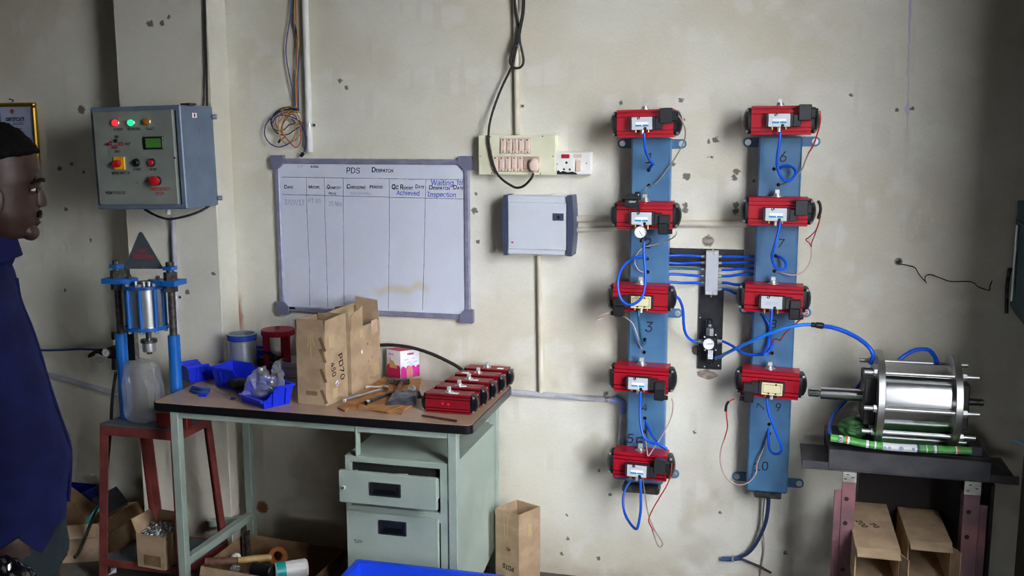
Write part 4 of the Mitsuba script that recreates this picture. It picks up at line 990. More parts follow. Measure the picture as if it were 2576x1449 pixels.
part(t, 'flap', slab([A2 + up, A2 + up + uu * .095, A2 + up + uu * .092 + (0, 0, fB * 1.22), A2 + up + uu * .004 + (0, 0, fB * .88)], .003), 'card_brown')
part(t, 'sticker', flat(.012, .014, on_side(A2, C2, .36, hB * .60) @ Mr('z', 10)), 'paper')
part(t, 'tape', flat(.05, .048, on_side(A2, C2, .80, hB * .93)), 'card_inner'); part(t, 'tape', flat(.05, .05, on_side(A2, C2, .84, .05)), 'tape_clear'); part(t, 'tape', flat(.03, .03, on_side(A2, C2, .35, hB * .90)), 'tape_clear')
for uu_, z in ((.56, .69), (.57, .40), (.70, .45), (.64, .12)): part(t, 'scribble', scrawl('n', .012, on_side(A2, C2, uu_, hB * z) @ Mr('z', 60)), 'card_dark', smooth=False)
# flap tops standing behind
solo('cardboard_box', cat(slab([Y(842, 772, -.10), Y(894, 768, -.10), Y(894, 812, -.10), Y(848, 815, -.10)], .004, (0, 1, 0))), 'card_dark', 'upright brown flap of a folded carton wedged behind the two tall boxes', 'cardboard')

# small pink and white carton
mat('box_white', '#e6e6f0', .4); mat('box_pink', '#d8329c', .4); mat('box_red', '#c02a55', .4); mat('box_salmon', '#d98e86', .4); mat('box_orange', '#d8a06a', .4)
A, B, C = Z(1008, 952, zt), Z(974, 945, zt), Z(1059, 944, zt)
h = Y(1008, 884, A[1])[2] - zt
t = thing('product_box', 'small white and pink printed carton standing beside the red actuators', 'box')
D = B + C - A; U = np.array((0, 0, h)); ctr = (A + D) / 2
part(t, 'carton', hull([A, B, C, D, A + U, B + U, C + U, D + U]), 'box_white')
part(t, 'lid', slab([A + U, C + U, D + U, B + U], .0008, (0, 0, 1)), 'box_red')
wr_, wl_ = np.linalg.norm(C - A), np.linalg.norm(A - B)
def wave(w, y0, n, mt, MM):
    xs = np.linspace(-w / 2, w / 2, 41); ys = [y0 + .010 * abs(math.sin((x / w + .5) * n * math.pi)) - .005 for x in xs]
    return tf(prism([(-w / 2, -h / 2)] + list(zip(xs, ys)) + [(w / 2, -h / 2)], .0006), MM)
part(t, 'printed_wave', wave(wr_ * .98, -h * .12, 4, 0, on_side(A, C, .5, h / 2)), 'box_pink'); part(t, 'printed_wave', wave(wl_ * .98, -h * .08, 3, 0, on_side(B, A, .5, h / 2)), 'box_red')
part(t, 'printed_wave', tf(prism([(-.012, -h / 2), (-.016, -h * .22), (-.005, -h * .06), (.010, -h * .12), (.014, -h * .3), (.012, -h / 2)], .0011), on_side(A, C, .45, h / 2)), 'box_salmon')
part(t, 'printed_wave', tf(prism([(-.018, h * .25), (-.012, h * .12), (0, h * .1), (.008, -h * .02), (.018, -h * .04), (.02, -h * .16), (-.02, -h * .16)], .0011), on_side(B, A, .5, h / 2)), 'box_orange')
for i in range(6): part(t, 'printed_mark', flat(.0036, .0068, on_side(A, C, .36 + i * .055, h * .86)), 'box_red')
for i, (u, z_, w_) in enumerate(((.28, .66, .018), (.62, .68, .012), (.42, .56, .020), (.74, .55, .020), (.5, .47, .014))): part(t, 'printed_line', flat(w_, .0014, on_side(A, C, u, h * z_) @ Mr('z', 6 - 4 * (i % 3))), 'ink_faint')
for i in range(3): part(t, 'printed_mark', flat(.004, .0065, on_side(B, A, .2 + i * .13, h * .84)), 'box_red')

# flat cardboard sheet and the things on it
t = thing('cardboard_sheet', 'worn brown sheet of cardboard lying flat on the desk under the tools', 'cardboard')
P = [Z(*q, zt) for q in ((868, 1036), (878, 1028), (900, 1031), (944, 1033), (1010, 1044), (1018, 1032), (1046, 1018), (1053, 985), (1060, 955), (985, 958), (966, 950), (938, 973), (905, 995), (848, 1028))]
part(t, 'sheet', prism([p[:2] for p in P], .005, Mt(0, 0, zt)), mat('card_orange', mottled('#a9784c', '#8f6442', 25), .85, spec=.15))
P = [Z(*q, zt + .006) for q in ((900, 1028), (938, 1030), (976, 1037), (1010, 1022), (1030, 990), (1000, 975), (950, 985), (900, 1010))]
part(t, 'upper_sheet', prism([p[:2] for p in P], .003, Mt(0, 0, zt + .005)), 'card_orange')
zs = zt + .0085
def wrench(name, label, p, q, r, head, mt='chrome'):
    t = thing(name, label, 'tool')
    part(t, 'handle', tube([p, p * .7 + q * .3, q], r, 10, smooth=False, rr=[r * .9, r, r]), mt)
    return t
p, q = Z(866, 1013, zs) + (0, 0, .007), Z(960, 985, zs) + (0, 0, .007)
t = wrench('ratchet_wrench', 'long chrome ratchet lying on the cardboard sheet', p, q, .0062, 0)
dd = (q - p) / np.linalg.norm(q - p)
part(t, 'head', lathe([(0, 0), (.015, 0), (.017, .003), (.017, .014), (.015, .017), (0, .018)], q + dd * .012 + (0, 0, -.006), (0, 0, 1), 24), 'chrome'); part(t, 'collar', cyl(p, p + dd * .004, .0064, 12), 'label_white')
p, q = Z(925, 1017, zs) + (0, 0, .007), Z(985, 992, zs) + (0, 0, .006)
t = wrench('socket_wrench', 'dark tube spanner with an open end lying beside the ratchet', p, q, .0058, 0, 'dark_steel')
part(t, 'mouth', lathe([(.0075, 0), (.0092, 0), (.0092, .016), (.006, .02), (.006, .017), (.0075, .012), (.0075, 0)], p - (q - p) / np.linalg.norm(q - p) * .012, q - p, 18), 'chrome')
solo('cutter_knife', tf(bx(-.038, .038, -.007, .007, 0, .009, .003), Mt(*Z(945, 977, zt)) @ Mr('z', 12)), 'white_plastic', 'white plastic strip lying against the tall box behind the ratchet', 'strip')
t = thing('hammer', 'old hammer with brown handle lying on the cardboard sheet', 'hammer')
p, q = Z(994, 1000, zs) + (0, 0, .009), Z(1011, 966, zs) + (0, 0, .009)
part(t, 'handle', tube([p, q], .0075, 10, smooth=False, rr=[.0095, .007]), mat('wood_brown', mottled('#6d4b3a', '#573a2e', 40), .6))
part(t, 'head', cat(tf(bx(-.03, .03, -.009, .009, -.009, .009, .003), Mt(*q) @ Mr('z', 20)), cyl(q + (-.03, -.011, 0), q + (-.045, -.016, 0), .008, 14)), 'dark_steel')
part(t, 'ferrule', cyl(q + (.012, .012, .004), q + (.02, .02, .004), .008, 14), 'brass')
solo('rubber_grip', tube([Z(975, 962, zt) + (0, 0, .008), Z(1000, 960, zt) + (0, 0, .008)], .008, 10, smooth=False), 'wood_brown', 'short dark brown handle lying in front of the pink carton', 'handle')
t = thing('round_disc', 'grey metal disc standing at the left end of the front red actuator', 'disc')
c = Z(1042, 985, zt + .022)
part(t, 'disc', lathe([(0, 0), (.016, 0), (.019, .003), (.019, .012), (.014, .016), (0, .016)], c + (0, -.01, .006), (-.5, -.8, .25), 24), 'zinc')
part(t, 'stem', tube([c + (.012, 0, 0), c + (.022, .004, -.028)], .008, 10, smooth=False), 'black_plastic')
# dark film-wrapped part
def crumple(pts, n, amp, seed, f=40, sub=.006):
    m = unman(man(hull(pts)).refine_to_length(sub)); nn = m.vertex_normals; r = meshkit.fbm(m.vertices * f + seed * 7.3, 3); r2 = np.abs(meshkit.noise(m.vertices * f * 1.7 + seed * 3.1) - .5)
    m.vertices = m.vertices + nn * ((r - .5) * amp + (r2 - .25) * amp)[:, None]; return m
mat('film_dark', mottled('#33353f', '#484a55', 60), .12)
P = [Z(a, b, zs) + (0, 0, z) for a, b, z in ((968, 1020, 0), (1046, 1018, 0), (1052, 992, 0), (985, 1000, 0), (975, 1018, .012), (1046, 1012, .024), (1050, 994, .028), (990, 1000, .02))]
solo('wrapped_part', crumple(P, 0, .006, 1), 'film_dark', 'dark part in shiny crinkled film beside the front red actuator', 'wrapped part', smooth=25)
solo('metal_strip', prism([p[:2] for p in (Z(1061, 1047, zt), Z(1066, 1049, zt), Z(1148, 1062, zt), Z(1150, 1059, zt), Z(1140, 1057, zt), Z(1062, 1045, zt))], .003, Mt(0, 0, zt)), 'dark_steel', 'thin dark metal strip lying at the front right corner of the desk', 'strip', smooth=False)

# ---------------------------------------------------------------- spare red actuators on the desk
DH, DDp, DL = .066, .060, .157
SP = [((1183, 1043), (.018, .028, -3), 'nearest spare red actuator at the front of the desk, two bright red ports'),
      ((1216, 1018), (.012, .026, 30), 'second spare red actuator from the desk front, its white sticker turned askew'),
      ((1245, 998), (.02, .027, 10), 'middle one of the five spare red actuators on the desk'),
      ((1268, 983), (-.05, .026, -2), 'second spare red actuator from the wall, sticker at its left end'),
      ((1290, 968), (.05, .024, 0), 'spare red actuator nearest the wall behind the other four')]
A0 = Z(1183, 1044, zt); A4 = Z(1277, 973, zt)
for i, (q, st, lab) in enumerate(SP):
    c = A0 + (A4 - A0) * (i / 4.0) * .97
    M = Mt(c[0] - DL / 2, c[1] + DDp / 2 - .002, zt + DH / 2) @ Mr('z', -1.0 + .8 * (i % 2))
    actuator('spare_actuator', lab, M, DL, DH, DDp, .80, valve=None, group='spare red actuators on the desk', sticker=st, plainface=(i == 0))
t = hose('black_hose', 'thick black hose arching from behind the tall boxes to the spare actuators', 'hose', [(930, 872, -.05), (962, 868, -.05), (1000, 869, -.05), (1045, 877, -.05), (1085, 890, -.05), (1120, 906, -.05), (1150, 922, -.055), (1170, 938, -.06)], .0062, 'black_rubber', None, 10)

# ---------------------------------------------------------------- blue parts bins
def bin_(label, A, B, h, M=None, L=None, W=None, M4=None):
    """Open-fronted parts bin, local x = width, y = depth (front at 0), z = up."""
    t = thing('parts_bin', label, 'bin', 'blue parts bins on the desk')
    f = .012
    outer = hull([(f, 0.012, 0), (W - f, .012, 0), (f, L - f, 0), (W - f, L - f, 0), (0, 0, h), (W, 0, h), (0, L, h), (W, L, h)])
    w = .0028
    inner = hull([(f + w, .012 + w, w), (W - f - w, .012 + w, w), (f + w, L - f - w, w), (W - f - w, L - f - w, w), (w, w, h + .001), (W - w, w, h + .001), (w, L - w, h + .001), (W - w, L - w, h + .001)])
    m = cut(outer, inner)
    cutter = prism([(-.01, h * .42), (L * .16, h * .42), (L * .36, h * .80), (L * .42, h * 1.05), (-.01, h * 1.05)], W + .1, Mf((-.05, 0, 0), (0, 1, 0), (0, 0, 1), (1, 0, 0)))
    m = cut(m, cutter)
    part(t, 'tub', tf(m, M4), 'bin_blue', smooth=False)
    rim = cat(bx(-.004, .001, L * .42, L + .004, h - .009, h, .001), bx(W - .001, W + .004, L * .42, L + .004, h - .009, h, .001), bx(-.004, W + .004, L - .001, L + .005, h - .009, h, .001))
    part(t, 'rim', tf(rim, M4), 'bin_blue')
    for yy in (.32, .72):
        for x0, s in ((W - f * .55, 1), (f * .55, -1)): part(t, 'rib', tf(tf(bx(-.0015, .003, L * yy, L * yy + .006, .006, h - .012), Mr('y', s * 8)), M4 @ Mt(x0, 0, 0)), 'bin_blue')
    part(t, 'label_lip', tf(bx(f * .7, W - f * .7, -.004, .008, h * .28, h * .42, .002), M4), 'bin_blue')
    return t
def frame2(A, d):
    """Local frame: origin A, y along plan direction d."""
    d = np.array((d[0], d[1], 0)); d /= np.linalg.norm(d); return Mf(A, np.array((d[1], -d[0], 0)), d, (0, 0, 1))
# front bin: front right foot at (660,1033), runs to (741,1015)
a, b, c = Z(662, 1033, zt), Z(741, 1015, zt), Z(602, 1009, zt)
L1 = np.linalg.norm((b - a)[:2]) * 1.0; W1_ = np.linalg.norm((c - a)[:2])
dirn = (b - a)[:2] / L1; wd = np.array((dirn[1], -dirn[0]))
h1 = Y(743, 964, b[1])[2] - zt
org = a - np.append(wd, 0) * W1_
bin_('bright blue bin at the desk front holding a crumpled clear bag', None, None, h1, L=L1, W=W1_, M4=frame2(org, dirn))
bag_c = org + np.append(wd, 0) * W1_ * .5 + np.append(dirn, 0) * L1 * .52
a, b = Z(540, 982, zt), Z(622, 986, zt)
M2 = frame2(np.append((Z(622, 987, zt) + (0, 0, 0))[:2], zt), (-1, .22))
bin_('blue parts bin between the far left bin and the bin with the bag', None, None, .078, L=.17, W=.115, M4=M2)
M3 = frame2(np.append(Z(512, 978, zt)[:2] + np.array((.03, .08)), zt), (-.72, -.70))
bin_('blue bin farthest left on the desk next to the blue press column', None, None, .066, L=.14, W=.10, M4=frame2(np.append(Z(533, 958, zt)[:2] + np.array((.02, .05)), zt), (-.55, -.83)))
M5 = frame2(np.append(Z(728, 942, zt)[:2] + np.array((.02, .0)), zt), (-1, .06))
bin_('dark blue bin at the back of the desk in front of the aluminium cylinder', None, None, .09, L=.25, W=.10, M4=frame2(np.append(Z(728, 930, zt)[:2], zt), (-1, .03)))

# clear film
mat('clear_film', '#b9bcc4', .12, spec=.8)
scene['clear_film'] = {'type': 'blendbsdf', 'weight': .24, 'a': {'type': 'thindielectric', 'int_ior': 1.5}, 'b': {'type': 'twosided', 'bsdf': {'type': 'principled', 'base_color': {'type': 'rgb', 'value': lin('#b4b6bd')}, 'roughness': .14, 'specular': .9}}}
def bagmesh(c, s, seed, sub=3, amp=.35, f=2.6):
    m = trimesh.creation.icosphere(subdivisions=sub); v = m.vertices.copy()
    k = np.abs(meshkit.noise(v * f + seed) - .5) * 2; k2 = np.abs(meshkit.noise(v * f * 2.3 + seed * 2.7) - .5) * 2
    m.vertices = v * (1 - amp * k - amp * .6 * k2)[:, None] * np.array(s) + c; return m
yb_ = bag_c[1]
def lump(L, dy, seed): return crumple([Y(a_, b_, yb_ + d_ * dy) for a_, b_ in L for d_ in (-1, 1)] + [Y(np.mean([q[0] for q in L]), np.mean([q[1] for q in L]), yb_ + d_ * dy * 1.7) for d_ in (-1, 1)], 0, .022, seed, 26, .006)
m1 = lump(((612, 992), (620, 952), (638, 936), (652, 924), (668, 922), (684, 950), (690, 985), (650, 1002)), .028, 3); m2 = lump(((676, 975), (684, 925), (692, 910), (704, 908), (714, 934), (716, 966), (700, 988)), .022, 9)
solo('plastic_bag', cat(m1, m2), 'clear_film', 'crumpled clear plastic bag in the front blue bin', 'bag', smooth=20)
for px, py, lab, s_ in ((640, 985, 'black rubber part in the middle blue bin', (.03, .03, .02)), ):
    solo('rubber_part', bagmesh(np.append(Z(600, 965, zt + .03)[:2], zt + .03), (.05, .035, .022), 5, 2, .3), 'black_rubber', lab, 'part')
solo('bin_contents', bagmesh(np.append(Z(670, 915, zt + .06)[:2], zt + .055) + (0, .05, 0), (.08, .03, .03), 8, 3, .4), 'black_plastic', 'black hose pieces piled in the dark rear blue bin', 'parts', kind='stuff')
solo('rubber_part', tube([Y(648, 880, -.17), Y(672, 887, -.17), Y(690, 897, -.17)], .006, 8), 'black_plastic', 'black lever sticking out of the dark rear bin', 'part')

# aluminium cylinder tube with blue rim, red stand, white tub
t = thing('cylinder_tube', 'upright aluminium tube with a dark blue rim at the back of the desk', 'tube')
c = Y(609, 860, -.17); c[2] = zt; r_ = 37 * mpp(c); hz = Y(607, 838, -.17)[2] - zt
part(t, 'tube', lathe([(0, 0), (r_ * .92, 0), (r_ * .92, hz - .03), (r_ * .96, hz - .028), (r_ * .96, hz), (r_ * .84, hz), (r_ * .84, .01), (0, .01)], c, (0, 0, 1), 40), mat('alu', '#a4adb5', .33, .6))
part(t, 'rim', lathe([(r_ * .97, hz - .024), (r_, hz - .022), (r_, hz - .004), (r_ * .97, hz - .002)], c, (0, 0, 1), 40), mat('rim_blue', '#1e3a94', .35))
t = thing('red_stand', 'dark red round-topped stand with legs behind the tall cardboard boxes', 'stand')
c = Y(700, 850, -.15); hz = Y(700, 832, -.15)[2]; r_ = 42 * mpp(c)
part(t, 'top', lathe([(0, 0), (r_ * .97, 0), (r_, .003), (r_, .018), (r_ * .97, .021), (0, .021)], (c[0], c[1], hz - .014), (0, 0, 1), 36), mat('stand_red', '#851120', .4))
for a_ in (200, 340, 90): part(t, 'leg', bx(*(lambda x, y: (x - .012, x + .012, y - .008, y + .008))(c[0] + r_ * .72 * math.cos(math.radians(a_)), c[1] + r_ * .72 * math.sin(math.radians(a_))), zt, hz - .014, .002), 'stand_red')
part(t, 'pin', cyl((c[0], c[1], hz + .007), (c[0], c[1], hz + .017), .0055, 12), 'dark_steel')
t = thing('plastic_tub', 'white plastic tub with a thin green line half hidden by the tall box', 'tub')
c = Z(738, 960, zt) + (0, .03, 0); r_ = 40 * mpp(c); hz = Y(735, 903, c[1])[2] - zt
part(t, 'tub', lathe([(0, 0), (r_ * .9, 0), (r_ * .93, hz * .55), (r_ * .98, hz * .56), (r_ * .98, hz * .62), (r_ * .95, hz * .63), (r_ * .97, hz * .8), (r_ * 1.02, hz * .82), (r_ * 1.02, hz), (r_ * .95, hz), (r_ * .9, .01), (0, .01)], c, (0, 0, 1), 36), 'white_plastic')
part(t, 'stripe', lathe([(r_ * .915, hz * .24), (r_ * .93, hz * .245), (r_ * .93, hz * .262), (r_ * .915, hz * .267)], c, (0, 0, 1), 36), 'hose_teal')
# little things on the desk left
solo('plastic_block', tf(bx(-.017, .017, -.006, .006, 0, .008, .002), Mt(*Z(511, 997, zt)) @ Mr('z', 4)), 'bin_blue', 'small blue plastic block near the left front of the desk', 'block')
solo('plastic_block', tf(bx(-.008, .008, -.006, .006, 0, .008, .002), Mt(*Z(586, 1005, zt))), mat('cap_purple', '#2a1a6a', .4), 'tiny dark purple block on the desk before the middle bin', 'block')
solo('pliers', cat(tube([Z(485, 980, zt) + (0, 0, .007), Z(505, 986, zt) + (0, 0, .009), Z(528, 986, zt) + (0, 0, .007)], .0075, 10), tube([Z(480, 986, zt) + (0, 0, .006), Z(500, 991, zt) + (0, 0, .006), Z(525, 990, zt) + (0, 0, .006)], .006, 10)), mat('grip_blue', '#1f3f86', .4), 'dark blue plier handles lying at the left end of the desk', 'pliers')
solo('note_paper', slab([Z(512, 975, zt), Z(540, 968, zt), Z(605, 990, zt), Z(590, 1000, zt)], .0008, (0, 0, 1)), mat('paper_tan', '#9c8f7c', .8), 'crumpled beige paper under the middle blue bin', 'paper')
# ---------------------------------------------------------------- control box on the pillar
mat('box_grey', mottled('#64758a', '#6c7c90', 14), .42, .1)
mat('door_grey', mottled('#868d86', '#7b827c', 9), .5)
YBX = -.352
t = thing('control_box', 'grey-blue control box with lit lamps and push buttons on the pillar', 'control box')
a, b = Y(225, 271, YBX), Y(452, 262, YBX)
ro = math.degrees(math.atan2(b[2] - a[2], b[0] - a[0])) * .8
Wb = np.linalg.norm(b - a); Hb = a[2] - Y(245, 527, YBX)[2]
MB = Mt(*a) @ Mr('y', -ro)           # local: x right, y into the wall, z up from the top left front corner
DB = -PIL[2] * -1 - YBX - .004
DB = (PIL[2] - YBX) - .006
BQ = lambda m: tf(m, MB)
def BL(px, py, y=YBX):
    """Local coordinates on the box front of a point of the photograph."""
    p = np.linalg.inv(MB) @ np.append(Y(px, py, y), 1); return p[:3]
def KX(a_, b_): return (a_ / 4.025, b_ / 4.025 + 220)
part(t, 'enclosure', BQ(bx(0, Wb, 0, DB, -Hb, 0, .004)), 'box_grey')
d0, d1 = BL(237, 281), BL(455, 514)
door = part(t, 'door', BQ(bx(d0[0], d1[0], -.014, .002, d1[2], d0[2], .003)), 'door_grey', label='pale grey-green door')
part(t, 'gap', BQ(bx(d1[0] + .0005, d1[0] + .006, -.0012, .003, d1[2], d0[2] - .004)), 'painted_gap_shade')  # dark strip painted as the shade beside the door
for i in range(3): part(t, 'vent_slot', BQ(bx(Wb - .001, Wb + .0012, DB * .52, DB * .56, -.09 - i * .012, -.084 - i * .012)), 'box_grey')
yl = YBX - .014
def C(px, py): q = BL(*KX(px, py), yl); q[1] = -.014; return q
def lamp(px, py, col, glow):
    c = C(px, py)
    k = part(door, 'lamp', BQ(lathe([(0, 0), (.0145, 0), (.0145, .004), (.0125, .006), (.0125, .002), (0, .002)], c, (0, -1, 0), 24)), 'zinc')
    m = BQ(lathe([(.0122, .002), (.0122, .010), (.0105, .0145), (.006, .017), (0, .0175)], c, (0, -1, 0), 24))
    key = f'{door}__lens'; key = fresh(key)
    scene[key] = mikit.ply(m, mat('lens_' + col[1:], col, .2), 30)
    if glow: scene[key]['emitter'] = {'type': 'area', 'radiance': {'type': 'rgb', 'value': glow}}
    labels[key] = {'label': {'#c8102a': 'glowing red lamp', '#12c070': 'glowing green lamp', '#b06a1c': 'unlit amber lamp'}[col]}
G = 2 ** -exposure
lamp(1178, 358, '#c8102a', [G * 1.25, G * .035, G * .04]); lamp(1335, 357, '#12c070', [G * .03, G * .85, G * .36]); lamp(1495, 347, '#b06a1c', None)
def btn(px, py, r, col, h=.012, base='black_plastic', name='button'):
    c = C(px, py)
    k = part(door, name, BQ(lathe([(0, 0), (r, 0), (r, h * .45), (r * .9, h * .55), (0, h * .55)], c, (0, -1, 0), 24)), base)
    return k, c
for col, n in (('#c22838', 'btn_red'), ('#15181a', 'btn_black'), ('#e0a818', 'switch_yellow'), ('#b81f22', 'knob_red')): mat(n, col, .35)
def cap(c, r, h0, h1, mt, nm='cap'):
    part(door, nm, BQ(lathe([(r * .0, h1), (r * .8, h1), (r, h1 - .002), (r, h0), (0, h0)][::-1], c, (0, -1, 0), 22)), mt)
for px, py, mt_ in ((1175, 541, 'btn_black'), (1120, 568, 'btn_red'), (1230, 572, 'btn_red'), (1172, 602, 'btn_red')):
    k, c = btn(px, py, .0066, None, .008); cap(c, .0052, .003, .010, mt_)
k, c = btn(1382, 762, .0145, None, .012); cap(c, .0115, .005, .013, 'btn_black')
k, c = btn(1540, 760, .0145, None, .012); cap(c, .0110, .005, .013, 'btn_red')
k, c = btn(1595, 945, .0165, None, .020); cap(c, .0175, .014, .030, 'knob_red', 'mushroom')
q0, q1 = C(1155, 703), C(1278, 833)
part(door, 'switch_plate', BQ(bx(q0[0], q1[0], -.021, -.013, q1[2], q0[2], .002)), 'switch_yellow', label='yellow switch plate')
c = C(1205, 770); part(door, 'switch_knob', BQ(cat(lathe([(0, 0), (.0135, 0), (.0135, .012), (.011, .016), (0, .016)], c + (0, -.006, 0), (0, -1, 0), 20), tf(bx(-.019, .010, -.022, -.006, -.0055, .0055, .002), Mt(*c) @ Mr('y', -25)))), 'knob_red', label='red rotary knob')
q0, q1 = C(1450, 500), C(1663, 625)
part(door, 'display', BQ(cut(bx(q0[0], q1[0], -.020, -.013, q1[2], q0[2], .002), bx(q0[0] + .010, q1[0] - .006, -.03, -.017, q1[2] + .006, q0[2] - .006))), 'black_plastic')
part(door, 'screen', BQ(bx(q0[0] + .010, q1[0] - .006, -.0174, -.016, q1[2] + .006, q0[2] - .006)), mat('lcd_green', '#4c8a3c', .25), label='green liquid crystal screen')
def word(s, px, py, h, w, mt='ink_black', bold=True):
    k = mpp(Y(*KX(px, py), yl)) / 4.025; c = C(px, py)
    part(door, 'lettering', BQ(text(s, h * k, c + (0, -.0001, 0), w=w * k, bold=bold, depth=.0005)), mt, smooth=False)
for s, px, py, h, w in (('POWER', 1198, 424, 24, 104), ('RUNNING', 1355, 420, 26, 142), ('FAULT', 1520, 418, 26, 96), ('INC', 1180, 498, 24, 48), ('CAN', 1076, 578, 24, 60), ('ENT', 1292, 572, 24, 60), ('DEC', 1188, 648, 24, 58),
                        ('MAIN SWITCH', 1223, 865, 26, 208), ('START', 1387, 828, 26, 92), ('STOP', 1550, 828, 26, 76), ('PNEUMATIC CYCLE TEST', 1170, 1067, 26, 232)): word(s, px, py, h, w)
word('EMERGENCY', 1622, 1028, 32, 236, 'ink_red'); word('STOP', 1618, 1073, 32, 100, 'ink_red')
word('~c', 1380, 960, 20, 44, 'ink_black', False)
c = C(1768, 712); part(door, 'keyhole', BQ(cyl(c, c + (0, -.001, 0), .0035, 12)), 'black_plastic')
for z, y_ in ((-.04, .5), (-.345, .55)):
    k = part(t, 'lug', BQ(bx(Wb - .01, Wb + .022, DB - .012, DB - .006, z - .009, z + .009, .002)), 'box_grey')
    part(k, 'bolt', BQ(hexnut((Wb + .013, DB - .012, z), (0, -1, 0), .006, .006)), 'zinc')
part(t, 'hinge_tab', BQ(bx(Wb - .03, Wb + .01, .05, .09, -.0005, .007, .001)), 'black_plastic')
part(t, 'sticker', BQ(bx(Wb - .0002, Wb + .0006, .075, .105, -.045, -.027)), 'label_white'); part(t, 'sticker_print', BQ(bx(Wb + .0004, Wb + .0010, .086, .094, -.042, -.030)), 'ink_red')
c = BL(416, 535, -.26); c[1] = .11; part(t, 'cable_gland', BQ(cyl(c + (0, 0, .012), c + (0, 0, -.008), .0095, 16, ch=.001)), 'white_plastic')

# ---------------------------------------------------------------- certificate frame
mat('gilt', '#a8842c', .3, .8); mat('cert_paper', '#9fa9c6', .6)
t = thing('certificate_frame', 'gilt-framed certificate hanging on the dim wall behind the man', 'picture frame')
xr, zt_ = Y(86, 258, -.02)[0], Y(86, 258, -.02)[2]
xl, zb_ = xr - .235, zt_ - .30
for k, bb in enumerate(((xl, xr, zt_ - .016, zt_), (xl, xr, zb_, zb_ + .016), (xl, xl + .016, zb_ + .016, zt_ - .016), (xr - .016, xr, zb_ + .016, zt_ - .016))):
    part(t, 'frame_rail', bx(bb[0], bb[1], -.024, -.002, bb[2], bb[3], .005), 'gilt')
part(t, 'sheet', bx(xl + .012, xr - .012, -.012, -.004, zb_ + .012, zt_ - .012), 'cert_paper')
yc = -.0125; cq = Y(38, 300, yc); k_ = mpp(cq)
part(t, 'border', bx(xl + .016, Y(1.5, 300, yc)[0], -.0128, -.011, zb_ + .016, zt_ - .016), mat('cert_blue', '#2b3f78', .6))
part(t, 'lettering', text('CERTIFICATE', 8.5 * k_, cq, w=55 * k_, bold=True), 'ink_black', smooth=False)
for i, (w_, y_) in enumerate(((30, 309), (34, 312.5), (26, 323), (40, 333), (36, 343), (44, 355), (30, 366))): q = Y(45, y_, yc); part(t, 'printed_line', bx(q[0] - w_ * k_ / 2, q[0] + w_ * k_ / 2, -.0126, -.011, q[2] - .001, q[2] + .001), 'ink_black')
q = Y(30, 280, yc); part(t, 'emblem', cyl(q, q + (0, -.0006, 0), .0095, 6), mat('seal_red', '#a2473a', .6), label='red seal'); q = Y(69, 277, yc); part(t, 'emblem', lathe([(.0045, 0), (.0085, 0), (.0085, .0006), (.0045, .0006), (.0045, 0)], q, (0, -1, 0), 24), 'ink_faint', label='grey round seal')
part(t, 'nail', tube([Y(31, 256, -.03), Y(33, 252, -.02), Y(23, 249, -.004)], .0022, 6), 'dark_steel')

# ---------------------------------------------------------------- steel stand of the press
mat('stand_maroon', mottled('#7a3a36', '#67302e', 12), .55); mat('stand_plate', mottled('#46535a', '#566066', 10), .5, .2)
ZS = .62
sA, sB, sC, sD = Z(245, 1068, ZS), Z(437, 1087, ZS), Z(516, 1049, ZS), Z(338, 1037, ZS)
x0, x1 = (sA[0] + sD[0]) / 2, (sB[0] + sC[0]) / 2
y0, y1 = -.485, -.275
sA, sB, sC, sD = (np.array(q) for q in ((sA[0], y0, ZS), (sB[0], y0, ZS), (sC[0], y1, ZS), (sD[0], y1, ZS)))
t = thing('stand', 'dark red angle-iron stand with splayed legs beside the green desk', 'stand')
part(t, 'top_plate', slab([sA, sB, sC, sD], -.006, (0, 0, 1)), 'stand_plate')
for p, q in ((sA, sB), (sB, sC), (sC, sD), (sD, sA)): part(t, 'rail', beam(p - (0, 0, .024), q - (0, 0, .024), .006, .036), 'stand_maroon')
def angle_leg(top, foot, sx, sy):
    d = foot - top; w = .034
    P = [(0, 0), (sx * w, 0), (sx * w, sy * .005), (sx * .005, sy * .005), (sx * .005, sy * w), (0, sy * w)]
    a_ = np.array([(top[0] + u, top[1] + v, top[2]) for u, v in P]); b_ = np.array([(foot[0] + u, foot[1] + v, foot[2]) for u, v in P])
    n = 6; v = np.vstack([a_, b_]); i = np.arange(n); f = np.vstack([np.stack([i, (i + 1) % n, (i + 1) % n + n], 1), np.stack([i, (i + 1) % n + n, i + n], 1)])
    tri = [(0, 1, 2), (0, 2, 3), (0, 3, 4), (0, 4, 5)]; f = np.vstack([f, tri, [(x + n, z + n, y + n) for x, y, z in tri]])
    m = trimesh.Trimesh(v, f, process=False); trimesh.repair.fix_normals(m); return m
feet = [(sA[0] - .035, y0 - .02), (sB[0] + .012, y0 - .02), (sC[0] + .03, y1 + .04), (sD[0] + .015, y1 + .04)]
feet = [np.array((a_, b_, 0)) for a_, b_ in feet]
for top, ft, sx, sy in zip((sA, sB, sC, sD), feet, (1, -1, -1, 1), (1, 1, -1, -1)): part(t, 'leg', angle_leg(top - (0, 0, .004), ft, sx, sy), 'stand_maroon', smooth=False)
lo = .085
at_ = lambda top, ft, z: ft + (top - ft) * (z / ZS)
L4 = [at_(tp, ft, lo) for tp, ft in zip((sA, sB, sC, sD), feet)]
for i in range(4): part(t, 'lower_rail', beam(L4[i], L4[(i + 1) % 4], .006, .03), 'stand_maroon')
part(t, 'lower_shelf', slab([p + (0, 0, .012) for p in L4], -.003, (0, 0, 1)), 'stand_plate')

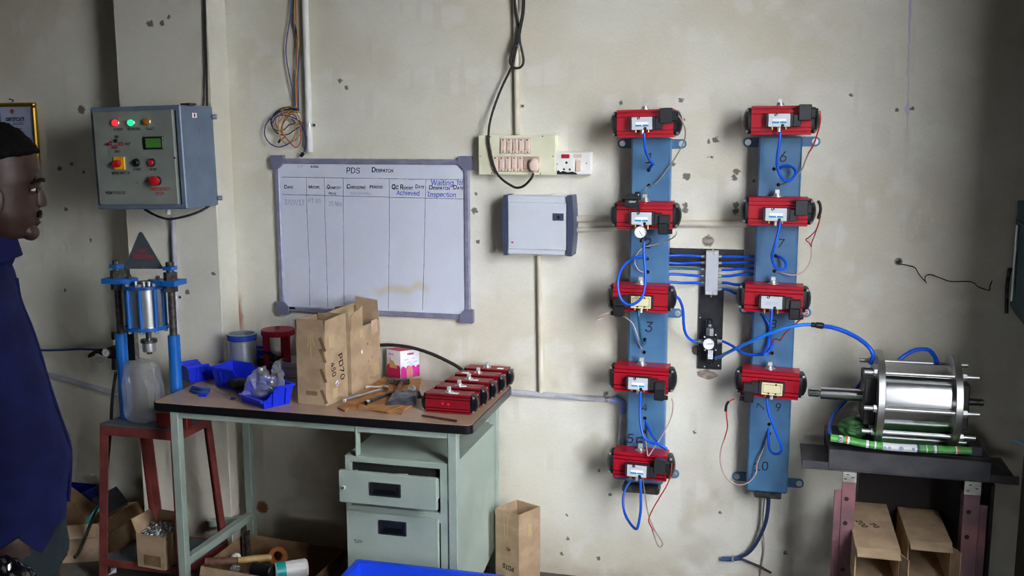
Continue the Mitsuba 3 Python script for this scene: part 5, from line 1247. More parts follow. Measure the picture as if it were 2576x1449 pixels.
# ---------------------------------------------------------------- the blue press
mat('press_blue', '#1a62b6', .3); mat('press_dark_blue', '#184a90', .35); mat('sign_grey', '#5f676f', .4, .4)
YP = -.39
t = thing('press', 'blue column press with a silver air cylinder standing on the dark red stand', 'press')
cl, cr = Y(311, 950, YP), Y(440, 900, YP); rc = 14.5 * mpp(cl)
zl, zr_ = Y(311, 838, YP)[2], Y(440, 843, YP)[2]; ztop = Y(302, 660, YP)[2]
for c, zz, n in ((cl, zl, 0), (cr, zr_, 1)):
    part(t, 'sleeve', cyl((c[0], YP, ZS), (c[0], YP, zz), rc, 28, ch=.001), 'press_blue')
    part(t, 'column', cyl((c[0], YP, zz - .002), (c[0], YP, ztop), rc * .62, 20), 'dark_steel')
zp = Y(300, 705, YP)[2]                       # crosshead plate
pw = .040
for c, s in ((cl, 1), (cr, -1)):
    ox = c[0] - s * .040
    arm = prism([(ox, YP - pw), (c[0] + s * .03, YP - pw), (c[0] + s * .075, YP - .018), (c[0] + s * .075, YP + .018), (c[0] + s * .03, YP + pw), (ox, YP + pw)], .018, Mt(0, 0, zp - .009))
    k = part(t, 'arm', arm, 'press_blue')
    for dz, hh in ((.009, .028), (-.034, .025)):
        part(k, 'nut', hexnut((c[0], YP, zp + dz), (0, 0, 1), .024, hh), 'dark_steel')
    part(k, 'bolt', cyl((c[0] + s * .052, YP, zp + .008), (c[0] + s * .052, YP, zp + .022), .007, 6), 'dark_steel')
    zb2 = Y(305, 670, YP)[2]
    part(t, 'sign_lug', bx(c[0] - .019, c[0] + .019, YP - .018, YP + .018, zb2 - .007, zb2 + .007, .001), 'press_blue')
    part(t, 'column_head', cyl((c[0], YP, zb2 + .007), (c[0], YP, zb2 + .022), rc * .68, 12, ch=.001), 'dark_steel')
YSG = YP + .03
part(t, 'sign', prism([Y(*q, YSG)[[0, 2]] for q in ((355, 583), (359, 586), (412, 676), (313, 676), (350, 586))], .003, Mf((0, YSG, 0), (1, 0, 0), (0, 0, 1), (0, -1, 0))), 'sign_grey', label='grey triangular sign')
kk = mpp(Y(360, 635, YSG))
part(t, 'lettering', text('SOUTH', 9.5 * kk, Y(358.5, 631, YSG - .003), w=26 * kk, bold=True), 'ink_red', smooth=False)
part(t, 'lettering', text('TECHNOLOGIES', 10.5 * kk, Y(359.5, 646, YSG - .003), w=62 * kk, bold=True), 'ink_red', smooth=False)
for q in ((358, 673), (400, 674)): part(t, 'screw', cyl(Y(*q, YSG - .003), Y(*q, YSG - .007), .003, 10), 'dark_steel')
cx = Y(367, 770, YP)[0]; zt1, zb1 = Y(367, 722, YP)[2] + .004, Y(367, 822, YP)[2]
rp = 53 * mpp(cl)
part(t, 'top_flange', cyl((cx, YP, zt1 - .006), (cx, YP, zt1 + .006), rp, 32, ch=.001), 'press_dark_blue')
part(t, 'bottom_flange', cyl((cx, YP, zb1 - .006), (cx, YP, zb1 + .006), rp, 32, ch=.001), 'press_blue')
part(t, 'barrel', cyl((cx, YP, zb1), (cx, YP, zt1), rp * .78, 40), mat('barrel_alu', '#b9bcbc', .3, .85))
for i in range(8):
    a_ = i * math.pi / 4 + .32; c = np.array((cx + rp * .86 * math.cos(a_), YP + rp * .86 * math.sin(a_), 0))
    k = part(t, 'tie_rod', cyl(c + (0, 0, zb1), c + (0, 0, zt1), .0072, 12), 'press_blue')
    part(k, 'nut', hexnut(c + (0, 0, zt1 + .006), (0, 0, 1), .008, .009), 'zinc'); part(k, 'nut', hexnut(c + (0, 0, zb1 - .006), (0, 0, -1), .008, .010), 'zinc')
part(t, 'hub', cyl((cx, YP, zt1 + .006), (cx, YP, zt1 + .016), rp * .4, 24), 'dark_steel')
z_ = lambda py: Y(374, py, YP)[2]
xr_ = Y(374, 850, YP)[0]
part(t, 'gland', cyl((xr_, YP, z_(834)), (xr_, YP, z_(828)), rp * .28, 24), 'press_dark_blue')
part(t, 'rod', cyl((xr_, YP, z_(860)), (xr_, YP, z_(830)), .0102, 20), 'chrome')
part(t, 'collar', cyl((xr_, YP, z_(861)), (xr_, YP, z_(853)), .0295, 32, ch=.001), 'dark_steel')
part(t, 'punch', lathe([(0, 0), (.0225, 0), (.0235, .004), (.0235, z_(862) - z_(885)), (0, z_(862) - z_(885))], (xr_, YP, z_(883)), (0, 0, 1), 32), 'steel')
part(t, 'tip', cyl((xr_, YP, z_(890)), (xr_, YP, z_(882)), .009, 16), 'dark_steel')
for px, py in ((354, 709), (374, 708), (387, 713)): q = Y(px, py, YP); part(t, 'port_plug', cyl((q[0], YP - .03, zt1 + .006), (q[0], YP - .03, zt1 + .021), .0065, 12), 'zinc')

# clear bag between the columns, red block
cB = Y(368, 985, YP - .02)
def bag_tall(c, w, d, h, seed):
    m = trimesh.creation.icosphere(subdivisions=4); v = m.vertices
    e = .35; sgn = np.sign(v); v2 = np.stack([sgn[:, 0] * np.abs(v[:, 0]) ** .6, sgn[:, 1] * np.abs(v[:, 1]) ** .6, np.where(v[:, 2] < 0, -np.abs(v[:, 2]) ** .35, np.abs(v[:, 2]) ** .8)], 1)
    k = np.abs(meshkit.noise(v * 2.1 + seed) - .5) * 2; k2 = np.abs(meshkit.noise(v * 5 + seed * 2) - .5) * 2
    m.vertices = v2 * (1 - .16 * k - .07 * k2 * (v[:, 2] > -.2))[:, None] * np.array((w / 2, d / 2, h / 2)) + c; return m
zt2 = Y(370, 892, YP)[2]
solo('plastic_bag', bag_tall(np.array(((cl[0] + cr[0]) / 2 + .0, YP - .045, (ZS + zt2) / 2)), .165, .075, zt2 - ZS, 4), 'clear_film', 'big clear plastic bag standing between the blue columns of the press', 'bag', smooth=25)
a, b = Z(386, 1079, ZS), Z(432, 1083, ZS)
solo('red_block', bx(a[0] - .002, b[0] + .05, -.475, -.44, ZS, Y(386, 1038, -.475)[2], .003), mat('block_red', '#6b2420', .5), 'dark red block at the front of the stand under the desk corner', 'block')
solo('bag_end', bagmesh(Z(372, 1048, ZS + .012), (.02, .012, .012), 4, 3, .3), 'white_plastic', 'white crumpled scrap on the stand top beside the red block', 'scrap')

# air regulator at the left of the pillar, its hose and cable
t = thing('air_regulator', 'black air regulator with a gauge on the dim wall left of the blue press', 'regulator')
def RX(a_, b_, y): return Y(200 + a_ / 5.571, 820 + b_ / 5.571, y)
yr = -.16
part(t, 'bracket', bx(RX(452, 90, yr)[0], RX(760, 90, yr)[0], -.13, -.112, RX(500, 620, yr)[2], RX(500, 85, yr)[2], .002), 'black_plastic')
a, b = RX(440, 280, yr), RX(545, 440, yr)
part(t, 'body', bx(a[0], b[0] + .02, yr - .03, -.125, b[2], a[2], .004), 'black_plastic')
part(t, 'knob', cyl(RX(490, 90, yr), RX(490, 185, yr), .012, 18, ch=.002), 'black_plastic'); part(t, 'bonnet', cyl(RX(488, 190, yr), RX(488, 265, yr), .0105, 18), 'zinc')
part(t, 'bowl', cyl(RX(500, 440, yr), RX(500, 610, yr), .0135, 18, ch=.003), 'black_plastic')
part(t, 'inlet', cyl(RX(440, 370, yr), RX(380, 380, yr), .010, 14), 'black_plastic')
part(t, 'lever', tube([RX(330, 395, yr), RX(240, 360, yr - .01), RX(130, 425, yr - .01)], .007, 8), 'black_plastic'); part(t, 'lever_tip', tube([RX(205, 395, yr), RX(165, 405, yr), RX(135, 425, yr)], .0085, 8, rr=[.005, .009, .006]), 'black_plastic')
part(t, 'coupling', cyl(RX(330, 345, yr), RX(215, 350, yr), .0085, 12, ch=.002), 'black_plastic')
gauge('pressure_gauge', 'dim white gauge of the regulator left of the blue press', RX(378, 372, yr - .035), .0185, .7, 'dark_steel')
hose('air_hose', 'dark blue air hose running along the dim wall behind the man', 'hose', [(-30, 884, -.03), (40, 880, -.05), (110, 881, -.07), (160, 880, -.10), (205, 878, -.13), (242, 880, -.155)], .0047, mat('hose_dim', '#1a3270', .35), None)
hose('black_cable', 'thick black cable hanging from the regulator behind the stand to the floor boxes', 'cable', [(292, 935, -.14), (287, 965, -.15), (282, 1010, -.17), (279, 1070, -.19), (273, 1140, -.21), (265, 1210, -.24), (248, 1268, -.34), (225, 1325, -.5), (200, 1385, -.68), (188, 1402, -.72)], .0062, 'black_rubber', None, 10)
for px, py, s in ((222, 893, 9), (252, 905, 9)): patch(px, py, s * 1.4, s, px, mat('putty', '#b9b4ae', .9), f'pale putty dab on the dim wall {"left" if px < 240 else "right"} below the black lever', 'putty_dab')
# ---------------------------------------------------------------- big steel cylinder on its bench
mat('mirror_steel', '#d4d6d8', .2, 1.0)
mat('flange_steel', '#bfc0be', .36, 1.0)
mat('bench_steel', mottled('#3a3c42', '#4b4a4c', 16, 4), .55, .35)
mat('port_block', '#2c2b2a', .45, .4)
yC = -.28
c0 = Y(2215, 995, yC); c1 = Y(2386, 1004, yC); zc_ = (c0[2] + c1[2]) / 2 - .004
RF = .149; ft = .021
xa, xb = Y(2206, 995, yC)[0], Y(2394, 1000, yC)[0]
t = big = thing('steel_cylinder', 'big polished steel air cylinder with round flanges lying on the dark bench', 'cylinder')
ax = lambda x, r=0, a_=0: np.array((x, yC - r * math.cos(a_), zc_ + r * math.sin(a_)))
part(t, 'flange', cyl(ax(xa - ft / 2), ax(xa + ft / 2), RF, 72, ch=.0012), 'flange_steel'); part(t, 'flange', cyl(ax(xb - ft / 2), ax(xb + ft / 2), RF * .97, 72, ch=.0012), 'flange_steel')
part(t, 'barrel', cyl(ax(xa), ax(xb), .109, 72), 'mirror_steel')
for dg in (133, 48, -2, -42, -87, -132, 178):
    a_ = math.radians(dg); rr_ = .131
    k = part(t, 'tie_rod', cyl(ax(xa - .05, rr_, a_), ax(xb + .058, rr_, a_), .0072, 16, ch=.001), 'steel')
    part(k, 'nut', hexnut(ax(xa - ft / 2, rr_, a_), (-1, 0, 0), .0125, .012), 'steel'); part(k, 'nut', hexnut(ax(xb + ft / 2, rr_, a_), (1, 0, 0), .0125, .012), 'steel')
x1_ = Y(2168, 995, yC)[0]
part(t, 'bearing_block', bx(x1_, xa - ft / 2, yC - .075, yC + .075, zc_ - .075, zc_ + .075, .003), 'port_block')
part(t, 'bearing_block', bx(xb + ft / 2, Y(2428, 1000, yC)[0], yC - .07, yC + .07, zc_ - .072, zc_ + .07, .003), 'port_block')
xr0, xr1 = Y(2033, 988, yC)[0], Y(2064, 992, yC)[0]
part(t, 'piston_rod', lathe([(0, 0), (.0195, 0), (.0195, x1_ - xr1), (0, x1_ - xr1)], ax(xr1) + (0, 0, 0), (1, 0, 0), 32), 'mirror_steel')
part(t, 'rod_end', lathe([(0, 0), (.012, 0), (.0135, .002), (.0135, xr1 - xr0 - .006), (.011, xr1 - xr0 - .004), (.011, xr1 - xr0 + .004), (0, xr1 - xr0 + .004)], ax(xr0), (1, 0, 0), 28), 'chrome')
xe = Y(2428, 1010, yC)[0]
part(t, 'threaded_end', cat(cyl(ax(xe - .01), ax(xe + .018), .011, 20), *[cyl(ax(xe + .018 + i * .004), ax(xe + .021 + i * .004), .0105, 18) for i in range(8)], cyl(ax(xe + .015), ax(xe + .052), .0095, 18)), 'dark_steel')
hose('air_hose', 'dark blue hose looping behind the big steel cylinder between its flanges', 'hose', [(2240, 925, -.18), (2275, 895, -.17), (2305, 880, -.17), (2335, 880, -.175), (2350, 895, -.19), (2358, 915, -.21)], .0068, 'hose_blue', None)
hose('air_hose', 'dark blue hose dropping behind the piston rod to the green sack', 'hose', [(2170, 955, -.2), (2160, 970, -.18), (2140, 995, -.16), (2115, 1020, -.16), (2096, 1045, -.18), (2087, 1075, -.24), (2088, 1092, -.3)], .0062, mat('hose_navy2', '#1d3f9a', .35), None)

# bench
t = thing('bench', 'dark steel channel bench carrying the big cylinder at the right', 'bench')
yb = -.385
zb0, zb1 = Z(2086, 1168, .67), None
bA, bB = Y(2086, 1120, yb), Y(2497, 1148, yb); bAl = Y(2085, 1169, yb); bBl = Y(2497, 1210, yb)
hB_ = (bA[2] - bAl[2]); ztopb = zc_ - RF - .004
tilt = (bBl[2] - bAl[2]) / (bBl[0] - bAl[0])
part(t, 'front_channel', beam((bA[0], yb + .02, ztopb - .0 - hB_ / 2), (bB[0], yb + .02, ztopb - hB_ / 2 - .004), .04, hB_), 'bench_steel')
part(t, 'rear_channel', beam((bA[0], -.13, ztopb - hB_ / 2), (bB[0], -.13, ztopb - hB_ / 2), .04, hB_), 'bench_steel')
part(t, 'deck', bx(bA[0], bB[0], yb + .03, -.13, ztopb - .012, ztopb - .002), 'bench_steel')
e0, e1 = Y(2019, 1150, yb), Y(2565, 1200, yb)
part(t, 'cross_angle', bx(e0[0], e1[0], yb + .002, -.14, ztopb - hB_ - .006, ztopb - hB_ + .001, .001), 'bench_steel', label='wide dark plate jutting out at both ends')
part(t, 'cross_angle_lip', bx(e0[0], e1[0], yb + .002, yb + .008, ztopb - hB_ - .006, ztopb - hB_ + .020, .001), 'bench_steel')
part(t, 'stop_block', bx(Y(2440, 1110, -.34)[0], Y(2475, 1110, -.34)[0], -.34, -.22, ztopb - .002, ztopb + .028, .002), 'bench_steel')
mat('leg_pink', mottled('#8a5c60', '#5f4a52', 9, 4), .6); mat('leg_white', mottled('#a9aaa2', '#83857e', 30), .7)
def bleg(name, px0, px1, pyt, pyw, y, label, sgn):
    a, b = Y(px0, pyt, y), Y(px1, pyt, y); zt_, zw = ztopb - hB_ - .007, Y(px0, pyw, y)[2]; w = b[0] - a[0]
    k = part(t, 'leg', cat(bx(a[0], b[0], y - .001, y + .005, 0, zw, .001), bx(b[0] - .005 if sgn > 0 else a[0], b[0] if sgn > 0 else a[0] + .005, y, y + .05, 0, zw, .001),
                          bx(a[0] - w * .55 if sgn > 0 else b[0], a[0] if sgn > 0 else b[0] + w * .5, y + .001, y + .007, 0, zw - .03, .002)), 'leg_pink', label=label)
    part(k, 'bare_end', bx(a[0] - .0005, b[0] + .0005, y - .0015, y + .0055, zw, zt_, .001), 'leg_white')
    for i, (u, v) in enumerate(((.2, .3), (.75, .5), (.35, .75))): part(k, 'dent', bx(a[0] + w * u - .004, a[0] + w * u + .004, y - .0022, y, zw + (zt_ - zw) * v - .0012, zw + (zt_ - zw) * v + .0012), 'black_plastic')
    for dz in (.055, .135, .29): part(k, 'hole', cyl((a[0] + w * .35, y - .0016, zw - dz), (a[0] + w * .35, y + .002, zw - dz), .007, 16), 'black_rubber')
bleg('leg', 2121, 2156, 1178, 1212, -.38, 'faded pink steel leg with bare top', 1)
bleg('leg', 2428, 2470, 1205, 1244, -.38, 'shadowed pink steel leg', -1)
part(t, 'back_panel', bx(Y(2156, 1300, -.1)[0], .70, -.12, -.11, .0, ztopb - hB_ - .02), mat('painted_interior_shade', '#1c1613', .8), label='dark sheet painted as the shade behind the boxes')  # dark sheet stands for the shaded inside of the bench
part(t, 'side_panel', bx(.69, .70, -.36, -.11, .0, ztopb - hB_ - .02), 'painted_interior_shade')  # side sheet of the same painted interior shade

# green printed sack
mat('sack_green', mottled('#57a850', '#489244', 30), .5)
mat('sack_green_shaded', '#28552b', .6)  # darker copy of the sack green, shade painted in
t = thing('printed_sack', 'green printed plastic sack rolled along the front of the bench under the cylinder', 'sack')
SPp = [(2089, 1101), (2130, 1107), (2180, 1117), (2235, 1124), (2300, 1128), (2370, 1131), (2443, 1134)]
Pts = [Y(a_, b_, yb - .015) for a_, b_ in SPp]
roll = tube(Pts, .0115, 14, 10); roll.vertices[:, 1] = yb - .015 + (roll.vertices[:, 1] - (yb - .015)) * 1.3
part(t, 'roll', roll, 'sack_green')
CP = spline(Pts, 20)
def band(px0, px1, mt, r=.0119, name='printed_band', z=1.0):
    sel = [p for p in CP if px0 <= PX(p)[0] <= px1]
    ends = [np.array([np.interp(px, [PX(p)[0] for p in CP], CP[:, k]) for k in range(3)]) for px in (px0, px1)]
    m = tube([ends[0], *sel[1:-1], ends[1]] if len(sel) > 2 else ends, r, 14, smooth=False); m.vertices[:, 1] = yb - .015 + (m.vertices[:, 1] - (yb - .015)) * 1.3
    part(t, name, m, mt)
mat('sack_white', '#d5d6d8', .5); mat('sack_navy', '#3a4668', .5); mat('sack_orange', '#d2643a', .5)
for a_, b_, mt_ in ((2110, 2119, 'sack_white'), (2127, 2131, 'sack_orange'), (2131, 2136, 'sack_white'), (2178, 2185, 'sack_white'), (2185, 2187, 'sack_navy'), (2199, 2203, 'sack_white'), (2220, 2306, 'sack_white'), (2306, 2313, 'sack_navy'), (2329, 2332, 'sack_white'), (2349, 2356, 'sack_white'), (2356, 2358, 'sack_navy'), (2403, 2406, 'sack_white'), (2406, 2410, 'sack_orange')): band(a_, b_, mt_)
for px, w_, h_ in ((2226, 5, 8), (2238, 8, 9), (2267, 16, 13), (2298, 9, 9)):
    q = Y(px, 1126 + (px - 2220) * .055, yb - .031); part(t, 'printed_picture', tf(prism(Point(0, 0).buffer(.0048 * h_ / 9), .0008, FRONT), Mt(*q)), 'ink_faint')
q = Y(2114.5, 1106, yb - .0305); part(t, 'lettering', tf(text('NIM', .010, (0, 0, 0), bold=True, w=.016), Mt(*q) @ Mr('y', 90)), 'sack_navy', smooth=False)
part(t, 'sheet', hull([Y(2095, 1104, yb), Y(2440, 1132, yb), (bB[0] - .05, -.2, ztopb + .001), (bA[0] + .01, -.2, ztopb + .001), (bA[0] + .01, -.2, ztopb)]), 'sack_green_shaded')
solo('sack_bundle', bagmesh(Y(2146, 1076, -.30), (.050, .05, .034), 6, 5, .28, 1.3), 'sack_green_shaded', 'crumpled end of the green sack with shade painted in, left below the piston rod', 'sack', smooth=25)
solo('wood_block', bx(Y(2190, 1090, -.3)[0] - .015, Y(2190, 1090, -.3)[0] + .03, -.34, -.22, ztopb, ztopb + .03, .002), 'bench_steel', 'dark block wedged under the left flange of the steel cylinder', 'block')
# cardboard boxes in the bench
def lying_box(lab, q_tl, q_tr, zt_, yfront, yback, xl, xr, h, twist=0):
    t = thing('cardboard_box', lab, 'box'); M = Mt((xl + xr) / 2, yfront, 0) @ Mr('z', twist); w = (xr - xl) / 2; d = yback - yfront; th = .004
    P = lambda n, m, mt='card_brown': part(t, n, tf(m, M), mt)
    P('top', bx(-w, w, 0, d, zt_ - th, zt_)); P('bottom', bx(-w, w, 0, d, zt_ - h, zt_ - h + th))
    for s in (-1, 1): P('side', bx(s * w, s * (w - th), 0, d, zt_ - h, zt_))
    P('back', bx(-w, w, d - th, d, zt_ - h, zt_), 'card_dark')
    P('flap', tf(bx(-w + .003, w - .003, -.045, 0, -.003, 0), Mt(0, 0, zt_) @ Mr('x', 14)))
    P('flap', tf(bx(-.003, 0, -.05, 0, zt_ - h + .01, zt_ - .008), Mt(w, 0, 0) @ Mr('z', 22)))
    P('flap', tf(bx(-w + .003, w - .003, -.04, 0, 0, .003), Mt(0, 0, zt_ - h + .001) @ Mr('x', -8)))
    return t, M
zbx = .44
a, b = Z(2152, 1275, zbx), Z(2258, 1280, zbx); cfl = Z(2150, 1375, zbx)
t, MM = lying_box('open cardboard box lying in the bench at the left, handwriting on its top', None, None, zbx, cfl[1] - .0, -.13, Z(2150, 1365, zbx)[0], Z(2262, 1372, zbx)[0], .13, 0)
part(t, 'lettering', scrawl('200', .020, Mt(*Z(2168, 1318, zbx + .0005)) @ Mr('z', -70), w=.055), 'ink_black', smooth=False); part(t, 'lettering', scrawl('70', .018, Mt(*Z(2200, 1322, zbx + .0005)) @ Mr('z', -60), w=.035), 'ink_black', smooth=False)
t, MM = lying_box('open cardboard box lying in the bench at the right, in deeper shadow', None, None, zbx - .005, Z(2300, 1355, zbx)[1], -.13, Z(2288, 1362, zbx)[0], Z(2400, 1372, zbx)[0], .14, 0)

# panel on the right wall and what sticks out there
t = thing('wall_panel', 'dark teal metal panel with a handle rod at the right edge of the picture', 'panel')
mat('panel_teal', '#3d565c', .45, .2)
xp = .775; zt_, zb_ = X(2545, 500, xp)[2], X(2545, 770, xp)[2]
part(t, 'case', hull([(xp, y, z) for y, z in ((-.03, zt_), (-.03, zb_), (-.1, zb_ - .015), (-.5, zb_ - .06), (-.5, zt_))] + [(.858, y, z) for y, z in ((-.03, zt_), (-.03, zb_), (-.5, zb_ - .06), (-.5, zt_))]), 'panel_teal')
part(t, 'handle_rod', tube([(xp - .006, -.075, zt_ - .075), (xp - .006, -.08, zb_ + .02)], .005, 10, smooth=False), 'zinc')
part(t, 'hasp', tube([(xp - .006, -.02, zb_ + .12), (xp - .01, -.02, zb_ + .06), (xp - .006, -.02, zb_ - .03)], .006, 8), 'dark_steel')
part(t, 'rail', beam((xp - .003, -.05, zt_ - .065), (xp - .003, -.5, zt_ - .10), .006, .012), 'panel_teal')
solo('pale_tube', tube([Y(2547, 1110, -.35), Y(2560, 1110, -.35), Y(2574, 1116, -.35), Y(2586, 1128, -.35)], .0062, 10), mat('pale_blue', '#a9cfe2', .3), 'pale blue tube end poking in at the right edge above the bench', 'tube')
# ---------------------------------------------------------------- boxes and things on the floor
rz = .33
A, B, C = Z(1305, 1297, rz), Z(1246, 1279, rz), Z(1359, 1274, rz)
t, A3, B3, C3 = carton('cardboard_box', 'tall open cardboard box on the floor beside the right end of the desk', A, B, C, rz, 0, [])
part(t, 'fold_line', flat(np.linalg.norm(C3 - A3) * .98, .0022, on_side(A3, C3, .5, rz - .054)), 'card_inner'); part(t, 'fold_line', flat(np.linalg.norm(B3 - A3) * .98, .0022, on_side(B3, A3, .5, rz - .054)), 'card_inner')
part(t, 'tape', flat(.022, .05, on_side(A3, C3, .5, rz - .07)), 'tape_clear')
for i, (u, h_) in enumerate(((.38, .10), (.52, .09))): part(t, 'tape', flat(.004, h_, on_side(B3, A3, u, rz - .06) @ Mr('z', 5 - 8 * i)), 'tape_clear')
part(t, 'lettering', scrawl('PD70', .018, on_side(B3, A3, .55, .12) @ Mr('z', 175), w=.05), 'ink_black', smooth=False); part(t, 'lettering', scrawl('451', .012, on_side(B3, A3, .55, .19) @ Mr('z', 170), w=.02), 'ink_black', smooth=False)

# blue crate in front of the cabinet
t = thing('crate', 'bright blue plastic crate on the floor in front of the desk cabinet', 'crate')
zr = .30
P0, P1 = Z(903, 1412, zr), Z(1262, 1452, zr)
ux = (P1 - P0); Lc = np.linalg.norm(ux); ux /= Lc; uy = np.array((ux[1], -ux[0], 0)); Wc = .34
MC = Mf(np.append(P0[:2], 0), ux, uy, (0, 0, 1))
if np.linalg.det(MC[:3, :3]) < 0: MC = Mf(np.append(P0[:2], 0) + ux * Lc, -ux, uy, (0, 0, 1))
o = hull([(x, y, z) for z, f in ((0, .02), (zr, 0)) for x in (f, Lc - f) for y in (f, Wc - f)]); i_ = hull([(x, y, z) for z, f in ((.006, .026), (zr + .01, .006)) for x in (f, Lc - f) for y in (f, Wc - f)])
part(t, 'tub', tf(cut(o, i_), MC), 'crate_blue', smooth=False)
rimm = prism(sbox(-.012, -.012, Lc + .012, Wc + .012).buffer(-.01).buffer(.01).difference(sbox(.001, .001, Lc - .001, Wc - .001)), .012, Mt(0, 0, zr - .01))
part(t, 'rim', tf(rimm, MC), 'crate_blue')

# open box of tools under the desk
rz = .16
P1, P2, P3 = Z(505, 1424, rz), Z(616, 1342, rz), Z(868, 1382, rz)
P2[1] = min(P2[1], -.03); P3[1] = min(P3[1], -.03)
P4 = P1 + (P3 - P2)
t, A4, B4, C4 = carton('cardboard_box', 'low open cardboard box of tools on the floor under the desk', P1, P2, P4, rz, 0, [], mats=('card_dark', 'card_dark', 'card_dark'))
part(t, 'torn_edge', slab([A4 + (0, 0, rz), C4 + (0, 0, rz), C4 + (.0, -.012, rz - .03), A4 + (0, -.012, rz - .03)], .003), 'card_brown')
zf = .10
t = thing('mallet', 'mallet with a pale wooden handle lying in the box under the desk', 'hammer')
p, q, r_ = Z(516, 1414, .165) + (0, 0, 0), Z(598, 1410, .16), Z(682, 1402, .15)
part(t, 'handle', tube([q, (q + r_) / 2, r_], .013, 12, rr=[.011, .014, .012]), mat('wood_pale', mottled('#b59a66', '#a08350', 30), .6))
part(t, 'sleeve', tube([p, q], .013, 12, smooth=False, rr=[.015, .012]), 'wood_brown', label='dark brown half of the handle')
t = thing('spray_can', 'white can with a turquoise band lying in the box under the desk', 'can')
p, q = Z(692, 1440, .15), Z(768, 1428, .15); d = (q - p) / np.linalg.norm(q - p)
part(t, 'can', lathe([(0, 0), (.030, 0), (.033, .004), (.033, np.linalg.norm(q - p)), (.028, np.linalg.norm(q - p) + .008), (0, np.linalg.norm(q - p) + .01)], p, d, 32), 'white_plastic')
part(t, 'band', lathe([(.0332, .004), (.0336, .004), (.0336, .036), (.0332, .036)], p, d, 32), mat('turquoise', '#22a7a8', .35), label='turquoise band')
for i in range(3): part(t, 'printed_line', tube([p + d * (.045 + i * .009) + (0, -.0335 * math.cos(a_), .0335 * math.sin(a_)) for a_ in np.linspace(.1, 1.1, 5)], .0009, 4, smooth=False), 'ink_faint')
solo('black_can', cyl(Z(640, 1432, .14), Z(690, 1440, .15), .028, 24, ch=.003), 'black_plastic', 'black bottle end beside the white can in the box under the desk', 'bottle')
t = thing('steel_clamp', 'small steel clamp standing in the box under the desk', 'clamp')
c = Z(612, 1382, .12); part(t, 'bar', cat(bx(c[0] - .004, c[0] + .004, c[1], c[1] + .02, .08, .19), bx(c[0] + .012, c[0] + .02, c[1], c[1] + .02, .08, .19), bx(c[0] - .004, c[0] + .02, c[1], c[1] + .02, .08, .095)), 'dark_steel')
solo('rag', bagmesh(Z(594, 1402, .13), (.02, .02, .016), 2, 3, .3), 'white_plastic', 'white scrap of rag in the box beside the mallet handle', 'rag', smooth=25)
solo('rag', bagmesh(Z(592, 1432, .12), (.022, .02, .018), 7, 3, .3), 'clear_film', 'crumpled film scrap at the front of the box under the desk', 'scrap', smooth=25)
t = thing('tape_roll', 'dark orange roll standing at the back of the box under the desk', 'tape roll')
c = Z(702, 1398, .12); part(t, 'roll', lathe([(.018, 0), (.034, 0), (.034, .03), (.018, .03), (.018, 0)], c, (.3, -1, .4), 28), mat('orange_dark', '#8a4a20', .5))

# boxes behind the stand at the far left
rz = .155
A, B, C = Z(246, 1318, rz), Z(100, 1326, rz), Z(345, 1262, rz)
C[1] = min(C[1], -.06)
t, A5, B5, C5 = carton('cardboard_box', 'big battered cardboard box on the floor behind the dark red stand', A, B, C, rz, 0, [], mats=('card_brown', 'card_dark', 'card_inner'))
U5 = np.array((0, 0, rz)); d5 = (C5 - A5) / np.linalg.norm(C5 - A5); n5 = np.cross(d5, (0, 0, 1))
part(t, 'flap', slab([A5 + U5, C5 + U5, C5 + U5 + n5 * .055 + (0, 0, -.025), A5 + U5 + n5 * .05 + (0, 0, -.03)], .004), 'card_dark')
e5 = (A5 - B5) / np.linalg.norm(A5 - B5); m5 = np.cross(e5, (0, 0, 1))
part(t, 'flap', slab([B5 + U5, A5 + U5, A5 + U5 + m5 * .05 + (0, 0, -.035), B5 + U5 + m5 * .05 + (0, 0, -.04)], .004), 'card_brown')
for i, (u, w_) in enumerate(((.80, .03), (.90, .035), (.97, .012))): part(t, 'torn_strip', flat(w_, rz - .06, on_side(B5, A5, u, (rz - .055) / 2, .001) @ Mr('z', 3 - 4 * i)), 'card_inner')
zz = rz
solo('cardboard_flap', slab([Y(150, 1212, -.16), Y(186, 1228, -.16), Y(240, 1270, -.18), Y(222, 1318, -.30), Y(150, 1325, -.32)], .004), 'card_dark', 'brown sheet of cardboard sticking up out of the battered floor box', 'cardboard')
a, b = Y(160, 1220, -.05), Y(233, 1250, -.05)
t = thing('blue_tub', 'dark blue plastic tub against the wall behind the battered floor box', 'tub')
o = bx(a[0], b[0], -.14, -.008, 0, a[2], .003); part(t, 'tub', cut(o, bx(a[0] + .004, b[0] - .004, -.136, -.012, .01, a[2] + .1)), mat('tub_blue', '#14207c', .4))
part(t, 'brace', beam((a[0] + .03, -.1435, a[2] - .04), (b[0] - .004, -.1435, a[2] - .004), .004, .006), 'tub_blue')
solo('black_tray', slab([Y(231, 1262, -.30), Y(270, 1293, -.34), Y(321, 1269, -.24), Y(309, 1251, -.20), Y(292, 1230, -.20)], .012), mat('tray_black', '#23262b', .4), 'black tray tilted up in the battered floor box', 'tray')
solo('turquoise_card', slab([Y(214, 1318, -.37), Y(226, 1316, -.37), Y(251, 1282, -.33), Y(243, 1276, -.33)], .003), 'turquoise', 'narrow turquoise card in the battered floor box', 'card')
